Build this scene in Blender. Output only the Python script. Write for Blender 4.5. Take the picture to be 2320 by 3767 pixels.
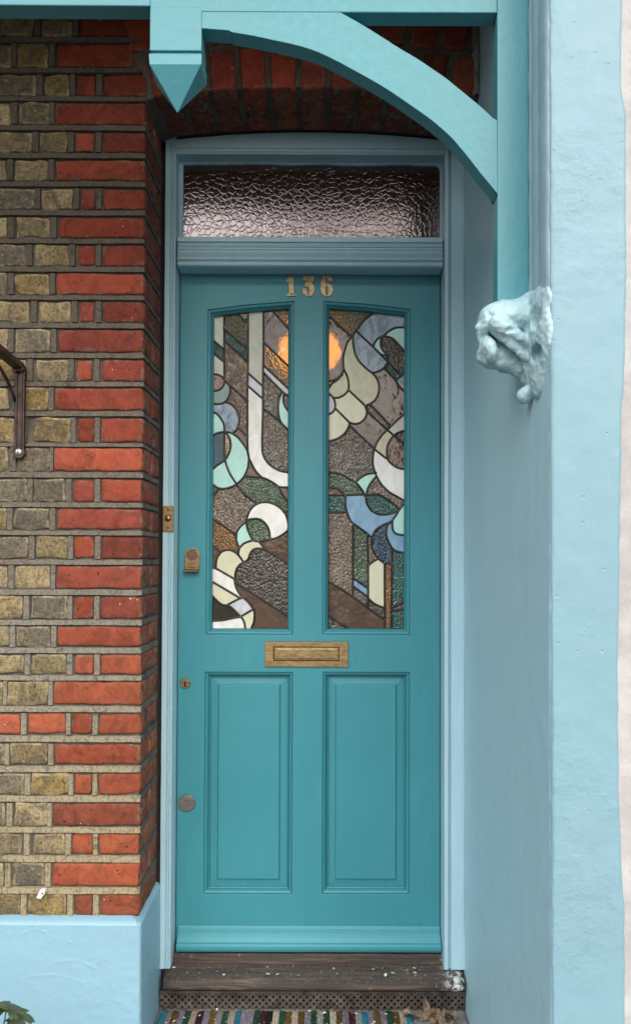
import bpy, bmesh, math, random
import numpy as np
from mathutils import Vector, Matrix, noise
random.seed(7)
R = math.radians
for o in list(bpy.data.objects): bpy.data.objects.remove(o)
SC = bpy.context.scene
COL = SC.collection

# ------------------------------------------------------------------ camera
F = 2940.0                       # focal length in photo pixels (2320 x 3767)
CX, CY = 1190.0, 1991.0          # principal point in the photo
PITCH, ROLL = 0.020, 0.0035
EYE = Vector((0, 0, 1.5))
ROT = Matrix.Rotation(math.pi/2 + PITCH, 3, 'X') @ Matrix.Rotation(ROLL, 3, 'Z')
cam_d = bpy.data.cameras.new('camera'); cam = bpy.data.objects.new('camera', cam_d); COL.objects.link(cam)
cam.matrix_world = Matrix.Translation(EYE) @ ROT.to_4x4()
cam_d.sensor_fit = 'VERTICAL'; cam_d.sensor_height = 24.0; cam_d.lens = 24.0*F/3767
cam_d.shift_x = -(CX-1160)/3767; cam_d.shift_y = (CY-1883.5)/3767
cam_d.clip_start = .05; cam_d.clip_end = 500
SC.camera = cam

# ------------------------------------------------------------------ sky, soft sun, exposure
SUN_EL, SUN_AZ = R(37), R(-27)   # azimuth from -Y (the street side), negative = towards -X
w = bpy.data.worlds.new('World'); SC.world = w; w.use_nodes = True
nt = w.node_tree; nt.nodes.clear()
sky = nt.nodes.new('ShaderNodeTexSky'); sky.sky_type = 'NISHITA'; sky.sun_disc = False
sky.sun_elevation = SUN_EL; sky.sun_rotation = R(180) + SUN_AZ; sky.dust_density = 4.0; sky.air_density = 1.6
hs = nt.nodes.new('ShaderNodeHueSaturation'); hs.inputs['Saturation'].default_value = .42
bg = nt.nodes.new('ShaderNodeBackground'); bg.inputs['Strength'].default_value = .13
wo = nt.nodes.new('ShaderNodeOutputWorld')
nt.links.new(sky.outputs[0], hs.inputs['Color']); nt.links.new(hs.outputs[0], bg.inputs[0]); nt.links.new(bg.outputs[0], wo.inputs[0])
sl = bpy.data.lights.new('sun', 'SUN'); so = bpy.data.objects.new('sun', sl); COL.objects.link(so)
sl.energy = 1.5; sl.angle = R(50); sl.color = (1, .97, .93)
sd = Vector((math.sin(SUN_AZ)*math.cos(SUN_EL), -math.cos(SUN_AZ)*math.cos(SUN_EL), math.sin(SUN_EL)))
so.rotation_euler = sd.to_track_quat('Z', 'Y').to_euler()
SC.view_settings.view_transform = 'Standard'; SC.view_settings.look = 'None'
SC.view_settings.exposure = 0.80; SC.view_settings.gamma = 1
SC.cycles.use_denoising = True
SC.cycles.max_bounces = 10; SC.cycles.transmission_bounces = 8; SC.cycles.sample_clamp_indirect = 6
SC.cycles.caustics_reflective = False

# ------------------------------------------------------------------ helpers
def P(px, py, Y):
    d = ROT @ Vector(((px-CX)/F, -(py-CY)/F, -1.0))
    return EYE + d*(Y/d.y)
def X(px, Y, py=2000): return P(px, py, Y).x
def Z(py, Y, px=1160): return P(px, py, Y).z

def tag(o, label=None, cat=None, group=None, kind=None):
    for k, v in (('label', label), ('category', cat), ('group', group), ('kind', kind)):
        if v: o[k] = v
    return o
def empty(name, loc, label, cat, group=None):
    o = bpy.data.objects.new(name, None); COL.objects.link(o); o.location = loc; o.empty_display_size = .05
    return tag(o, label, cat, group)
def mesh(name, verts, faces, mats, parent=None, smooth=False, mi=None, bevel=0, seg=2, colors=None, recalc=True):
    me = bpy.data.meshes.new(name)
    me.from_pydata([tuple(v) for v in verts], [], faces)
    for m in (mats if isinstance(mats, (list, tuple)) else [mats]): me.materials.append(m)
    if mi is not None: me.polygons.foreach_set('material_index', mi)
    if smooth: me.polygons.foreach_set('use_smooth', [True]*len(me.polygons))
    if colors is not None:
        a = me.color_attributes.new('tint', 'FLOAT_COLOR', 'POINT')
        a.data.foreach_set('color', np.array(colors, dtype=np.float32).ravel())
    if recalc:
        bm = bmesh.new(); bm.from_mesh(me); bmesh.ops.recalc_face_normals(bm, faces=bm.faces); bm.to_mesh(me); bm.free()
    o = bpy.data.objects.new(name, me); COL.objects.link(o)
    if parent:
        o.parent = parent; o.matrix_parent_inverse = Matrix.Translation(-parent.location) if parent.type == 'EMPTY' else Matrix()
    if bevel:
        b = o.modifiers.new('bevel', 'BEVEL'); b.width = bevel; b.segments = seg; b.limit_method = 'ANGLE'; b.angle_limit = R(35)
        b.harden_normals = False
    return o
class MB:
    def __init__(s): s.v = []; s.f = []; s.m = []; s.c = []
    def add(s, v, f, m=0, c=None):
        n = len(s.v); s.v += [tuple(q) for q in v]; s.f += [tuple(i+n for i in q) for q in f]; s.m += [m]*len(f)
        s.c += [(c or (1, 1, 1, 1))]*len(v)
        return s
    def box(s, x0, x1, y0, y1, z0, z1, m=0):
        v = [(x, y, z) for x in (x0, x1) for y in (y0, y1) for z in (z0, z1)]
        return s.add(v, [(0,1,3,2),(4,6,7,5),(0,4,5,1),(2,3,7,6),(0,2,6,4),(1,5,7,3)], m)
    def prism(s, poly, y0, y1, m=0):      # poly of (x, z)
        n = len(poly)
        v = [(x, y0, z) for x, z in poly] + [(x, y1, z) for x, z in poly]
        f = [tuple(range(n)), tuple(range(2*n-1, n-1, -1))] + [(i, (i+1) % n, n+(i+1) % n, n+i) for i in range(n)]
        return s.add(v, f, m)
    def extr(s, prof, a0, a1, axis, m=0, closed=False, n=1, jit=None):
        """profile of 2-tuples swept along an axis: 'z' -> (x,y) pairs, 'x' -> (y,z) pairs."""
        v = []; k = len(prof)
        for i in range(n+1):
            t = a0 + (a1-a0)*i/n
            for q in prof:
                if jit: q = jit(q, t)
                v.append((q[0], q[1], t) if axis == 'z' else (t, q[0], q[1]))
        f = [(i*k+j, i*k+(j+1) % k, (i+1)*k+(j+1) % k, (i+1)*k+j) for i in range(n) for j in range(k if closed else k-1)]
        if closed: f += [tuple(range(k)), tuple(range((n+1)*k-1, n*k-1, -1))]
        return s.add(v, f, m)
    def cyl(s, c, r0, r1, y0, y1, n=24, m=0):   # axis along Y (front y0), disc caps
        v = [(c[0]+r0*math.cos(2*math.pi*i/n), y0, c[1]+r0*math.sin(2*math.pi*i/n)) for i in range(n)]
        v += [(c[0]+r1*math.cos(2*math.pi*i/n), y1, c[1]+r1*math.sin(2*math.pi*i/n)) for i in range(n)]
        f = [tuple(range(n)), tuple(range(2*n-1, n-1, -1))] + [(i, (i+1) % n, n+(i+1) % n, n+i) for i in range(n)]
        return s.add(v, f, m)
    def tube(s, pts, rad, n=8, m=0):
        v = []; f = []
        for i, p in enumerate(pts):
            p = Vector(p); t = (Vector(pts[min(i+1, len(pts)-1)]) - Vector(pts[max(i-1, 0)])).normalized()
            a = t.cross(Vector((0.13, .2, 1))).normalized(); b = t.cross(a)
            r = rad[i] if isinstance(rad, (list, tuple)) else rad
            v += [p + (a*math.cos(2*math.pi*k/n) + b*math.sin(2*math.pi*k/n))*r for k in range(n)]
        for i in range(len(pts)-1):
            f += [(i*n+k, i*n+(k+1) % n, (i+1)*n+(k+1) % n, (i+1)*n+k) for k in range(n)]
        f += [tuple(range(n)), tuple(range(len(v)-1, len(v)-n-1, -1))]
        return s.add(v, f, m)
    def build(s, name, mats, parent=None, **k):
        if k.pop('tint', False): k['colors'] = s.c
        return mesh(name, s.v, s.f, mats, parent, mi=s.m, **k)
def inset(poly, d):
    """inset a counter-clockwise polygon of (x, z) by d."""
    out = []; n = len(poly)
    for i in range(n):
        p0, p1, p2 = Vector(poly[i-1]), Vector(poly[i]), Vector(poly[(i+1) % n])
        e1 = (p1-p0).normalized(); e2 = (p2-p1).normalized()
        n1 = Vector((-e1.y, e1.x)); n2 = Vector((-e2.y, e2.x))
        b = (n1+n2); b = b/ max(.2, b.dot(n1))
        out.append(tuple(p1 + b*d))
    return out
def sweep_loop(mb, poly, prof, cap=False, m=0):
    """sweep a moulding profile of (inset, y) round a closed polygon with mitred corners."""
    rings = [[(x, y, z) for x, z in inset(poly, d)] for d, y in prof]
    n = len(poly); v = [q for r in rings for q in r]
    f = [(i*n+j, i*n+(j+1) % n, (i+1)*n+(j+1) % n, (i+1)*n+j) for i in range(len(prof)-1) for j in range(n)]
    if cap: f.append(tuple(range((len(prof)-1)*n, len(prof)*n)))
    mb.add(v, f, m)
def fbm(p, s=1.0, o=3):
    a = 0; q = 1
    for k in range(o): a += noise.noise(Vector(p)*s*(2**k))*q; q *= .5
    return a

# ------------------------------------------------------------------ materials
class N:
    def __init__(s, name):
        s.mat = bpy.data.materials.new(name); s.mat.use_nodes = True
        s.t = s.mat.node_tree; s.t.nodes.clear()
        s.out = s.new('ShaderNodeOutputMaterial'); s.co = s.new('ShaderNodeTexCoord').outputs['Object']
    def new(s, typ, **k):
        n = s.t.nodes.new(typ)
        for a, b in k.items():
            if hasattr(n, a): setattr(n, a, b)
        return n
    def set(s, n, **k):
        for a, b in k.items():
            i = n.inputs[a.replace('_', ' ')]
            if isinstance(b, bpy.types.NodeSocket): s.t.links.new(b, i)
            elif isinstance(b, tuple) and len(b) == 3 and i.type == 'RGBA': i.default_value = (*b, 1)
            else: i.default_value = b
        return n
    def map(s, scale=(1,1,1)):
        m = s.new('ShaderNodeMapping'); m.inputs['Scale'].default_value = scale; s.t.links.new(s.co, m.inputs[0]); return m.outputs[0]
    def noise(s, scale, detail=4, rough=.55, vec=None, dist=0):
        n = s.new('ShaderNodeTexNoise'); s.set(n, Scale=scale, Detail=detail, Roughness=rough, Distortion=dist, Vector=vec or s.co); return n.outputs[0]
    def vor(s, scale, feature='F1', vec=None, rnd=1.0, out=0):
        n = s.new('ShaderNodeTexVoronoi'); n.feature = feature; s.set(n, Scale=scale, Randomness=rnd, Vector=vec or s.co); return n.outputs[out]
    def ramp(s, fac, stops):
        n = s.new('ShaderNodeValToRGB'); e = n.color_ramp.elements
        while len(e) < len(stops): e.new(.5)
        for k, (p, c) in enumerate(stops):
            e[k].position = p; e[k].color = (*(c if isinstance(c, tuple) else (c, c, c)), 1)
        s.t.links.new(fac, n.inputs[0]); return n.outputs[0]
    def mix(s, fac, a, b, mode='MIX'):
        n = s.new('ShaderNodeMix', data_type='RGBA', blend_type=mode); n.data_type = 'RGBA'
        for i, v in ((0, fac), (6, a), (7, b)):
            if isinstance(v, bpy.types.NodeSocket): s.t.links.new(v, n.inputs[i])
            elif isinstance(v, tuple): n.inputs[i].default_value = (*v, 1)
            else: n.inputs[i].default_value = v if i == 0 else (v, v, v, 1)
        return n.outputs[2]
    def math(s, op, a, b=0.0):
        n = s.new('ShaderNodeMath'); n.operation = op
        for i, v in enumerate((a, b)):
            if isinstance(v, bpy.types.NodeSocket): s.t.links.new(v, n.inputs[i])
            else: n.inputs[i].default_value = v
        return n.outputs[0]
    def bump(s, h, strength=.3, dist=.002, normal=None):
        n = s.new('ShaderNodeBump'); s.set(n, Height=h, Strength=strength, Distance=dist)
        if normal: s.t.links.new(normal, n.inputs['Normal'])
        return n.outputs[0]
    def bsdf(s, **k):
        n = s.new('ShaderNodeBsdfPrincipled'); s.set(n, **k); s.shader = n.outputs[0]; s.t.links.new(n.outputs[0], s.out.inputs[0]); return n
def paint(name, c, rough=.42, var=.06, bs=.25, grain=(1, 1, .15), spec=.4, lumps=0.0):
    m = N(name)
    n1 = m.noise(3.5, 4); n2 = m.noise(60, 5, vec=m.map(grain)); n3 = m.noise(900, 2)
    col = m.mix(m.ramp(n1, [(.3, 0.0), (.7, 1.0)]), tuple(x*(1-var) for x in c), tuple(min(1, x*(1+var)) for x in c))
    col = m.mix(m.ramp(n2, [(.35, .0), (.75, 1.0)]), col, tuple(min(1, x*(1-var*1.2)) for x in c))
    h = m.math('ADD', m.math('MULTIPLY', n2, .7), m.math('MULTIPLY', n3, .12))
    if lumps: h = m.math('ADD', h, m.math('MULTIPLY', m.noise(28, 6, .62), lumps))
    m.bsdf(Base_Color=col, Roughness=m.math('ADD', rough-.08, m.math('MULTIPLY', n1, .16)), Specular_IOR_Level=spec, Normal=m.bump(h, bs, .0016))
    return m.mat
M = {}
DOOR_C = (.043, .230, .278)
M['door'] = paint('door teal paint', DOOR_C, .40, .05, .16)
M['porch'] = paint('porch turquoise paint', (.070, .270, .318), .38, .08, .6, (1, 1, 1), lumps=1.0)
M['frame'] = paint('frame pale blue paint', (.38, .57, .66), .40, .05, .2)
def render_paint(name, c, c2, lum=1.0, rough=.45):
    m = N(name)
    n1 = m.noise(2.2, 5, .6); n2 = m.noise(42, 7, .62); n3 = m.noise(160, 4); n4 = m.noise(7, 4, .55)
    patch = m.ramp(m.noise(3.0, 4, .6), [(.50, 0.0), (.62, 1.0)])
    col = m.mix(m.ramp(n1, [(.35, 0.0), (.65, 1.0)]), c, c2)
    col = m.mix(m.math('MULTIPLY', m.ramp(m.noise(9, 6, .7, dist=.8), [(.55, 0.0), (.75, 1.0)]), .4), col, tuple(min(1, x*1.10) for x in c))
    grime = m.math('MULTIPLY', m.ramp(m.noise(5, 7, .72, dist=.6), [(.56, 0.0), (.74, 1.0)]), .16)
    col = m.mix(grime, col, (.22, .26, .26))
    nick = m.math('MULTIPLY', m.ramp(m.vor(22), [(.03, 0.0), (.07, 1.0)]), 1.0)
    streak = m.ramp(m.noise(16, 3, .5, vec=m.map((1, 1, .10)), dist=.4), [(.60, 0.0), (.70, 1.0)])
    h = m.math('ADD', m.math('MULTIPLY', m.math('MULTIPLY', n2, lum), m.math('ADD', m.math('MULTIPLY', patch, 1.3), .25)), m.math('MULTIPLY', n3, .12))
    h = m.math('ADD', m.math('ADD', h, m.math('MULTIPLY', n4, .8)), m.math('ADD', m.math('MULTIPLY', nick, .35), m.math('MULTIPLY', streak, .12)))
    m.bsdf(Base_Color=col, Roughness=rough, Specular_IOR_Level=.4, Normal=m.bump(h, .6, .0038))
    return m.mat
M['pier'] = render_paint('pale blue painted render', (.185, .335, .40), (.20, .335, .41))
M['reveal'] = render_paint('lightened pale blue reveal', (.365, .59, .68), (.385, .59, .68), .35)  # pier's pale blue lightened, standing in for light on the inner face
M['plinth'] = render_paint('sky blue painted plinth', (.215, .385, .49), (.23, .39, .49), .9)
M['corbel'] = render_paint('corbel paint', (.38, .54, .585), (.36, .53, .585), .5)
def m_rough():
    m = N('white roughcast'); n2 = m.noise(48, 6, .6, dist=.6); v = m.vor(60, 'SMOOTH_F1')
    col = m.mix(m.ramp(m.noise(14, 6), [(.35, 0.0), (.7, 1.0)]), (.355, .345, .35), (.46, .455, .46))
    col = m.mix(m.ramp(n2, [(.26, .7), (.36, 0.0)]), col, (.40, .39, .39))
    m.bsdf(Base_Color=col, Roughness=.85, Normal=m.bump(m.math('ADD', n2, m.math('MULTIPLY', v, .4)), .7, .003)); return m.mat
M['rough'] = m_rough()
def m_brick(name, kind):
    m = N(name); a = m.new('ShaderNodeAttribute'); a.attribute_name = 'tint'; base = a.outputs['Color']
    n1 = m.noise(24, 6, .65); n2 = m.noise(130, 6, .7); fine = m.noise(420, 3, .6); rim = a.outputs['Alpha']; blot = m.noise(44, 6, .75, dist=1.2)
    big = m.noise(13, 6, .72, dist=1.8); rimn = m.math('MULTIPLY', m.ramp(rim, [(.25, 0.0), (.95, 1.0)]), m.ramp(m.noise(34, 5, .7, dist=1), [(.40, 0.0), (.60, 1.0)]))
    if kind == 'red':
        col = m.mix(m.ramp(n1, [(.36, 0.0), (.66, .9)]), base, m.mix(1.0, base, (1.25, 1.35, 1.35), 'MULTIPLY'))
        col = m.mix(m.ramp(n2, [(.54, 0.0), (.76, .7)]), col, m.mix(1.0, base, (.42, .5, .55), 'MULTIPLY'))
        col = m.mix(m.ramp(big, [(.46, 0.0), (.64, .75)]), col, m.mix(1.0, base, (.48, .62, .72), 'MULTIPLY'))
        col = m.mix(m.math('MULTIPLY', rimn, .55), col, m.mix(1.0, base, (1.2, 1.6, 1.7), 'MULTIPLY'))
        col = m.mix(m.math('MULTIPLY', m.ramp(rim, [(.55, 0.0), (1.0, 1.0)]), m.ramp(big, [(.42, 1.0), (.50, 0.0)])), col, (.055, .04, .033))
    else:
        col = m.mix(m.ramp(n1, [(.42, 0.0), (.62, .9)]), base, m.mix(1.0, base, (1.55, 1.45, 1.3), 'MULTIPLY'))
        col = m.mix(m.ramp(n2, [(.47, 0.0), (.64, .85)]), col, m.mix(1.0, base, (.30, .30, .30), 'MULTIPLY'))
        col = m.mix(m.ramp(big, [(.50, 0.0), (.62, .8)]), col, (.070, .058, .050))
        col = m.mix(m.math('MULTIPLY', rimn, .95), col, (.42, .36, .23))
        col = m.mix(m.ramp(m.noise(19, 5, .7, dist=2), [(.60, 0.0), (.68, .8)]), col, (.30, .26, .18))
    smear = m.math('MULTIPLY', m.ramp(rim, [(.05, 0.0), (.8, 1.0)]), m.ramp(m.noise(27, 6, .72, dist=1.6), [(.53, 0.0), (.60, 1.0)]))
    col = m.mix(m.math('MULTIPLY', smear, .8), col, (.17, .145, .11))
    col = m.mix(m.ramp(blot, [(.57, 0.0), (.70, .55 if kind == 'red' else .7)]), col, m.mix(1.0, base, (.30, .42, .48), 'MULTIPLY'))
    col = m.mix(m.ramp(blot, [(.30, .55), (.42, 0.0)]), col, m.mix(1.0, base, (1.25, 1.6, 1.7), 'MULTIPLY'))
    crack = m.ramp(m.vor(17, 'DISTANCE_TO_EDGE', m.map((.6, 1, 1.5))), [(.0, 1.0), (.02, 0.0)])
    crack = m.math('MULTIPLY', crack, m.ramp(m.noise(6, 3), [(.57, 0.0), (.62, .8)]))
    col = m.mix(m.math('MULTIPLY', crack, .7), col, (.03, .02, .016))
    pit = m.ramp(m.vor(85 if kind == 'stock' else 55), [(.10, 1.0), (.17, 0.0)])
    rare = m.ramp(m.noise(30, 2), [(.52, 0.0), (.6, 1.0)])
    pit = m.math('MULTIPLY', pit, rare)
    col = m.mix(pit, col, (.012, .009, .007))
    fleck = m.math('MULTIPLY', m.ramp(m.vor(48), [(.055, 1.0), (.085, 0.0)]), m.ramp(m.noise(17, 2), [(.60, 0.0), (.64, 1.0)]))
    col = m.mix(fleck, col, (.75, .73, .68))
    h = m.math('ADD', m.math('MULTIPLY', n2, 1.0), m.math('MULTIPLY', fine, .3))
    h = m.math('SUBTRACT', h, m.math('MULTIPLY', pit, 1.5))
    m.bsdf(Base_Color=col, Roughness=.88, Specular_IOR_Level=.2, Normal=m.bump(h, .8 if kind == 'stock' else .45, .0028)); return m.mat
M['red'] = m_brick('red rubbed brick', 'red'); M['stock'] = m_brick('yellow stock brick', 'stock')
def m_mortar():
    m = N('pointing mortar'); n1 = m.noise(9, 5, .65); n2 = m.noise(150, 5, .7)
    sp = m.new('ShaderNodeSeparateXYZ'); m.t.links.new(m.co, sp.inputs[0])
    hgt = m.math('ADD', sp.outputs[2], m.math('MULTIPLY', m.math('SUBTRACT', n1, .5), .5))
    # three campaigns of repointing: sooty grey above, grey in the middle, sandy near the plinth
    mr = m.new('ShaderNodeMapRange'); m.set(mr, Value=hgt); mr.inputs[1].default_value = .35; mr.inputs[2].default_value = 2.2
    col = m.ramp(mr.outputs[0], [(0.0, (.32, .265, .155)), (.30, (.27, .235, .16)), (.50, (.20, .185, .155)), (.66, (.150, .132, .106)), (1.0, (.105, .090, .072))])
    col = m.mix(m.ramp(n2, [(.45, 0.0), (.72, .75)]), col, (.035, .03, .027))
    col = m.mix(m.ramp(m.noise(22, 6, .7, dist=1.5), [(.56, 0.0), (.72, .8)]), col, (.05, .045, .04))
    crack = m.ramp(m.vor(14, 'DISTANCE_TO_EDGE', m.map((1.4, 1, .3))), [(.0, 1.0), (.012, 0.0)])
    col = m.mix(m.math('MULTIPLY', crack, .7), col, (.03, .026, .022))
    m.bsdf(Base_Color=col, Roughness=.95, Specular_IOR_Level=.15, Normal=m.bump(n2, .7, .002)); return m.mat
M['mortar'] = m_mortar()
M['core'] = None
def plain(name, c, rough=.6, metal=0.0, bs=.2, ns=80, c2=None, var=.25, **k):
    m = N(name); n = m.noise(ns, 5, .6)
    col = m.mix(m.ramp(m.noise(ns*.25, 4), [(.35, 0.0), (.7, 1.0)]), tuple(x*(1-var) for x in c), c2 or c)
    m.bsdf(Base_Color=col, Roughness=rough, Metallic=metal, Normal=m.bump(n, bs, .001), **k); return m.mat
M['gap_dark'] = plain('near-black gap fill', (.022, .019, .017), .95, ns=60, bs=.6)  # near-black fill for the frame gap and the void behind the grate
M['core'] = plain('recessed shade-dark mortar', (.075, .063, .050), .95, ns=60, bs=.6, c2=(.125, .105, .08))  # core colour darkened so gaps beside the pointing read as shadow lines
M['revealjoint'] = plain('dark pointing', (.060, .055, .048), .95, ns=60, bs=.6, c2=(.12, .11, .095))
def brass(name, c, dark, rough=.42):
    m = N(name); n = m.noise(95, 6, .65, vec=m.map((.5, 1, 1.4))); n2 = m.noise(600, 2)
    col = m.mix(m.ramp(n, [(.40, 0.0), (.68, 1.0)]), c, dark)
    m.bsdf(Base_Color=col, Metallic=.85, Roughness=m.math('ADD', rough-.1, m.math('MULTIPLY', n, .25)), Normal=m.bump(m.math('ADD', n, m.math('MULTIPLY', n2, .3)), .12, .0006)); return m.mat
M['brass'] = brass('aged brass', (.36, .255, .125), (.19, .125, .06), .5)
M['brass_pale'] = brass('pale aged brass', (.44, .34, .20), (.26, .185, .10), .5)
M['bronze'] = brass('bronze', (.34, .235, .13), (.15, .095, .055))
M['steel'] = brass('brushed steel', (.30, .28, .26), (.19, .175, .16), .38)
M['black'] = plain('keyhole black', (.006, .005, .005), .7)
M['lead'] = plain('lead came', (.028, .023, .023), .40, .55, .5, 160, c2=(.055, .047, .048))
M['solder'] = plain('solder joint', (.20, .19, .19), .35, .8, .5, 300)
M['iron'] = plain('rusty dark iron', (.035, .020, .016), .5, .4, .5, 140, c2=(.085, .055, .045), var=.4)
M['screw'] = plain('bright screw', (.75, .75, .73), .3, .8)
def wood():
    m = N('weathered dark oak'); g = m.noise(26, 8, .68, vec=m.map((.10, 1.6, 2.2)), dist=2.2); d = m.noise(160, 5, .7)
    col = m.ramp(g, [(.30, (.011, .008, .007)), (.50, (.044, .029, .022)), (.72, (.125, .088, .068))])
    geo = m.new('ShaderNodeNewGeometry'); sp = m.new('ShaderNodeSeparateXYZ'); m.t.links.new(geo.outputs['Normal'], sp.inputs[0])
    dust = m.math('MULTIPLY', m.ramp(sp.outputs[2], [(.55, .0), (1.0, 1.0)]), m.ramp(d, [(.50, .03), (.74, .45)]))
    col = m.mix(dust, col, (.30, .29, .29))
    scr = m.math('MULTIPLY', m.ramp(m.noise(9, 4, .7, vec=m.map((1, 1, 1))), [(.60, 0.0), (.68, 1.0)]), m.ramp(m.noise(70, 5, .7, vec=m.map((1, 1, .4))), [(.52, 0.0), (.62, 1.0)]))
    col = m.mix(scr, col, (.34, .33, .32))
    sx = m.new('ShaderNodeSeparateXYZ'); m.t.links.new(m.co, sx.inputs[0])
    worn = m.math('MULTIPLY', m.ramp(m.math('ADD', m.math('MULTIPLY', sx.outputs[0], 4.0), -1.0), [(.34, 0.0), (.50, 1.0)]), m.ramp(m.noise(55, 6, .75, vec=m.map((1, 1, .7)), dist=.5), [(.50, 0.0), (.58, 1.0)]))
    col = m.mix(worn, col, (.60, .62, .62))
    m.bsdf(Base_Color=col, Roughness=.7, Normal=m.bump(m.math('ADD', g, m.math('MULTIPLY', d, .25)), .7, .004)); return m.mat
M['wood'] = wood()
M['concrete'] = plain('grey cement', (.24, .225, .20), .92, 0, .8, 70, c2=(.33, .31, .28), var=.4)
M['terracotta'] = plain('dirty cast grate', (.050, .036, .030), .7, 0, .6, 120, c2=(.12, .095, .08), var=.4)
def fibre():
    m = N('woven rag'); a = m.new('ShaderNodeAttribute'); a.attribute_name = 'tint'
    n = m.noise(420, 5, .75, vec=m.map((1, .35, 1))); n2 = m.noise(90, 4, .6)
    col = m.mix(m.ramp(n, [(.42, 0.0), (.7, .85)]), a.outputs['Color'], m.mix(1.0, a.outputs['Color'], (.35, .33, .32), 'MULTIPLY'))
    col = m.mix(m.ramp(n2, [(.6, 0.0), (.75, .4)]), col, (.30, .28, .24))
    m.bsdf(Base_Color=col, Roughness=1.0, Specular_IOR_Level=.05, Normal=m.bump(n, 1.0, .004)); return m.mat
M['fibre'] = fibre()
def opal(name, c1, c2):
    m = N('opal glass ' + name)
    n = m.noise(16, 6, .6, vec=m.map((1, 1, .6)), dist=2.2); n2 = m.noise(300, 2)
    lo, hi = (.46, .60) if name == 'slate' else (.36, .66)
    col = m.mix(m.ramp(n, [(lo, 0.0), (hi, 1.0)]), c1, c2)
    if name in ('slate',): col = m.mix(m.ramp(m.noise(60, 6, .7, dist=1), [(.55, 0.0), (.68, .8)]), col, (.42, .45, .52))
    m.bsdf(Base_Color=col, Roughness=.22, Specular_IOR_Level=.5, Normal=m.bump(m.math('ADD', m.noise(40, 2), m.math('MULTIPLY', n2, .05)), .12, .002)); return m.mat
def tex_glass(name, c, diff=.34, hammer=1.0, rough=.06, scale=150, tr=None):
    m = N('textured glass ' + name)
    v = m.vor(scale, 'SMOOTH_F1', m.map((1, 1, .8))); n = m.noise(scale*.55, 3, .5, dist=1.0)
    h = m.math('ADD', m.math('MULTIPLY', v, -1.0), m.math('MULTIPLY', n, .9))
    nrm = m.bump(h, hammer, .0038)
    col = m.mix(m.ramp(m.noise(40, 5, .6), [(.35, 0.0), (.7, 1.0)]), tuple(x*.8 for x in c), tuple(min(1, x*1.35) for x in c))
    if scale > 100:
        ridge_tone = m.math('ADD', m.math('MULTIPLY', v, 1.0), m.math('MULTIPLY', n, .5))
        col = m.mix(1.0, col, m.ramp(ridge_tone, [(.25, .68), (.5, .82), (.85, 1.12)]), 'MULTIPLY')  # light and dark of the hammered ridges painted into the pane colour
    col = m.mix(1.0, col, m.ramp(m.noise(14, 4, .6), [(.3, .62), (.7, 1.12)]), 'MULTIPLY')
    tcol = tuple(min(1, x**.5*1.2) for x in (tr or c))
    g = m.new('ShaderNodeBsdfGlass'); m.set(g, Color=tcol, Roughness=rough+.12, IOR=1.13, Normal=nrm)
    d = m.new('ShaderNodeBsdfPrincipled'); m.set(d, Base_Color=col, Roughness=.5, Specular_IOR_Level=0.0, Normal=nrm)
    mx = m.new('ShaderNodeMixShader'); mx.inputs[0].default_value = diff
    m.t.links.new(g.outputs[0], mx.inputs[1]); m.t.links.new(d.outputs[0], mx.inputs[2])
    gl = m.new('ShaderNodeBsdfGlossy'); m.set(gl, Color=(1, 1, 1), Roughness=rough, Normal=nrm)
    fr = m.new('ShaderNodeFresnel'); m.set(fr, IOR=1.62, Normal=nrm)
    m2 = m.new('ShaderNodeMixShader'); m.t.links.new(fr.outputs[0], m2.inputs[0]); m.t.links.new(mx.outputs[0], m2.inputs[1]); m.t.links.new(gl.outputs[0], m2.inputs[2])
    m.t.links.new(m2.outputs[0], m.out.inputs[0])
    return m.mat
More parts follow.
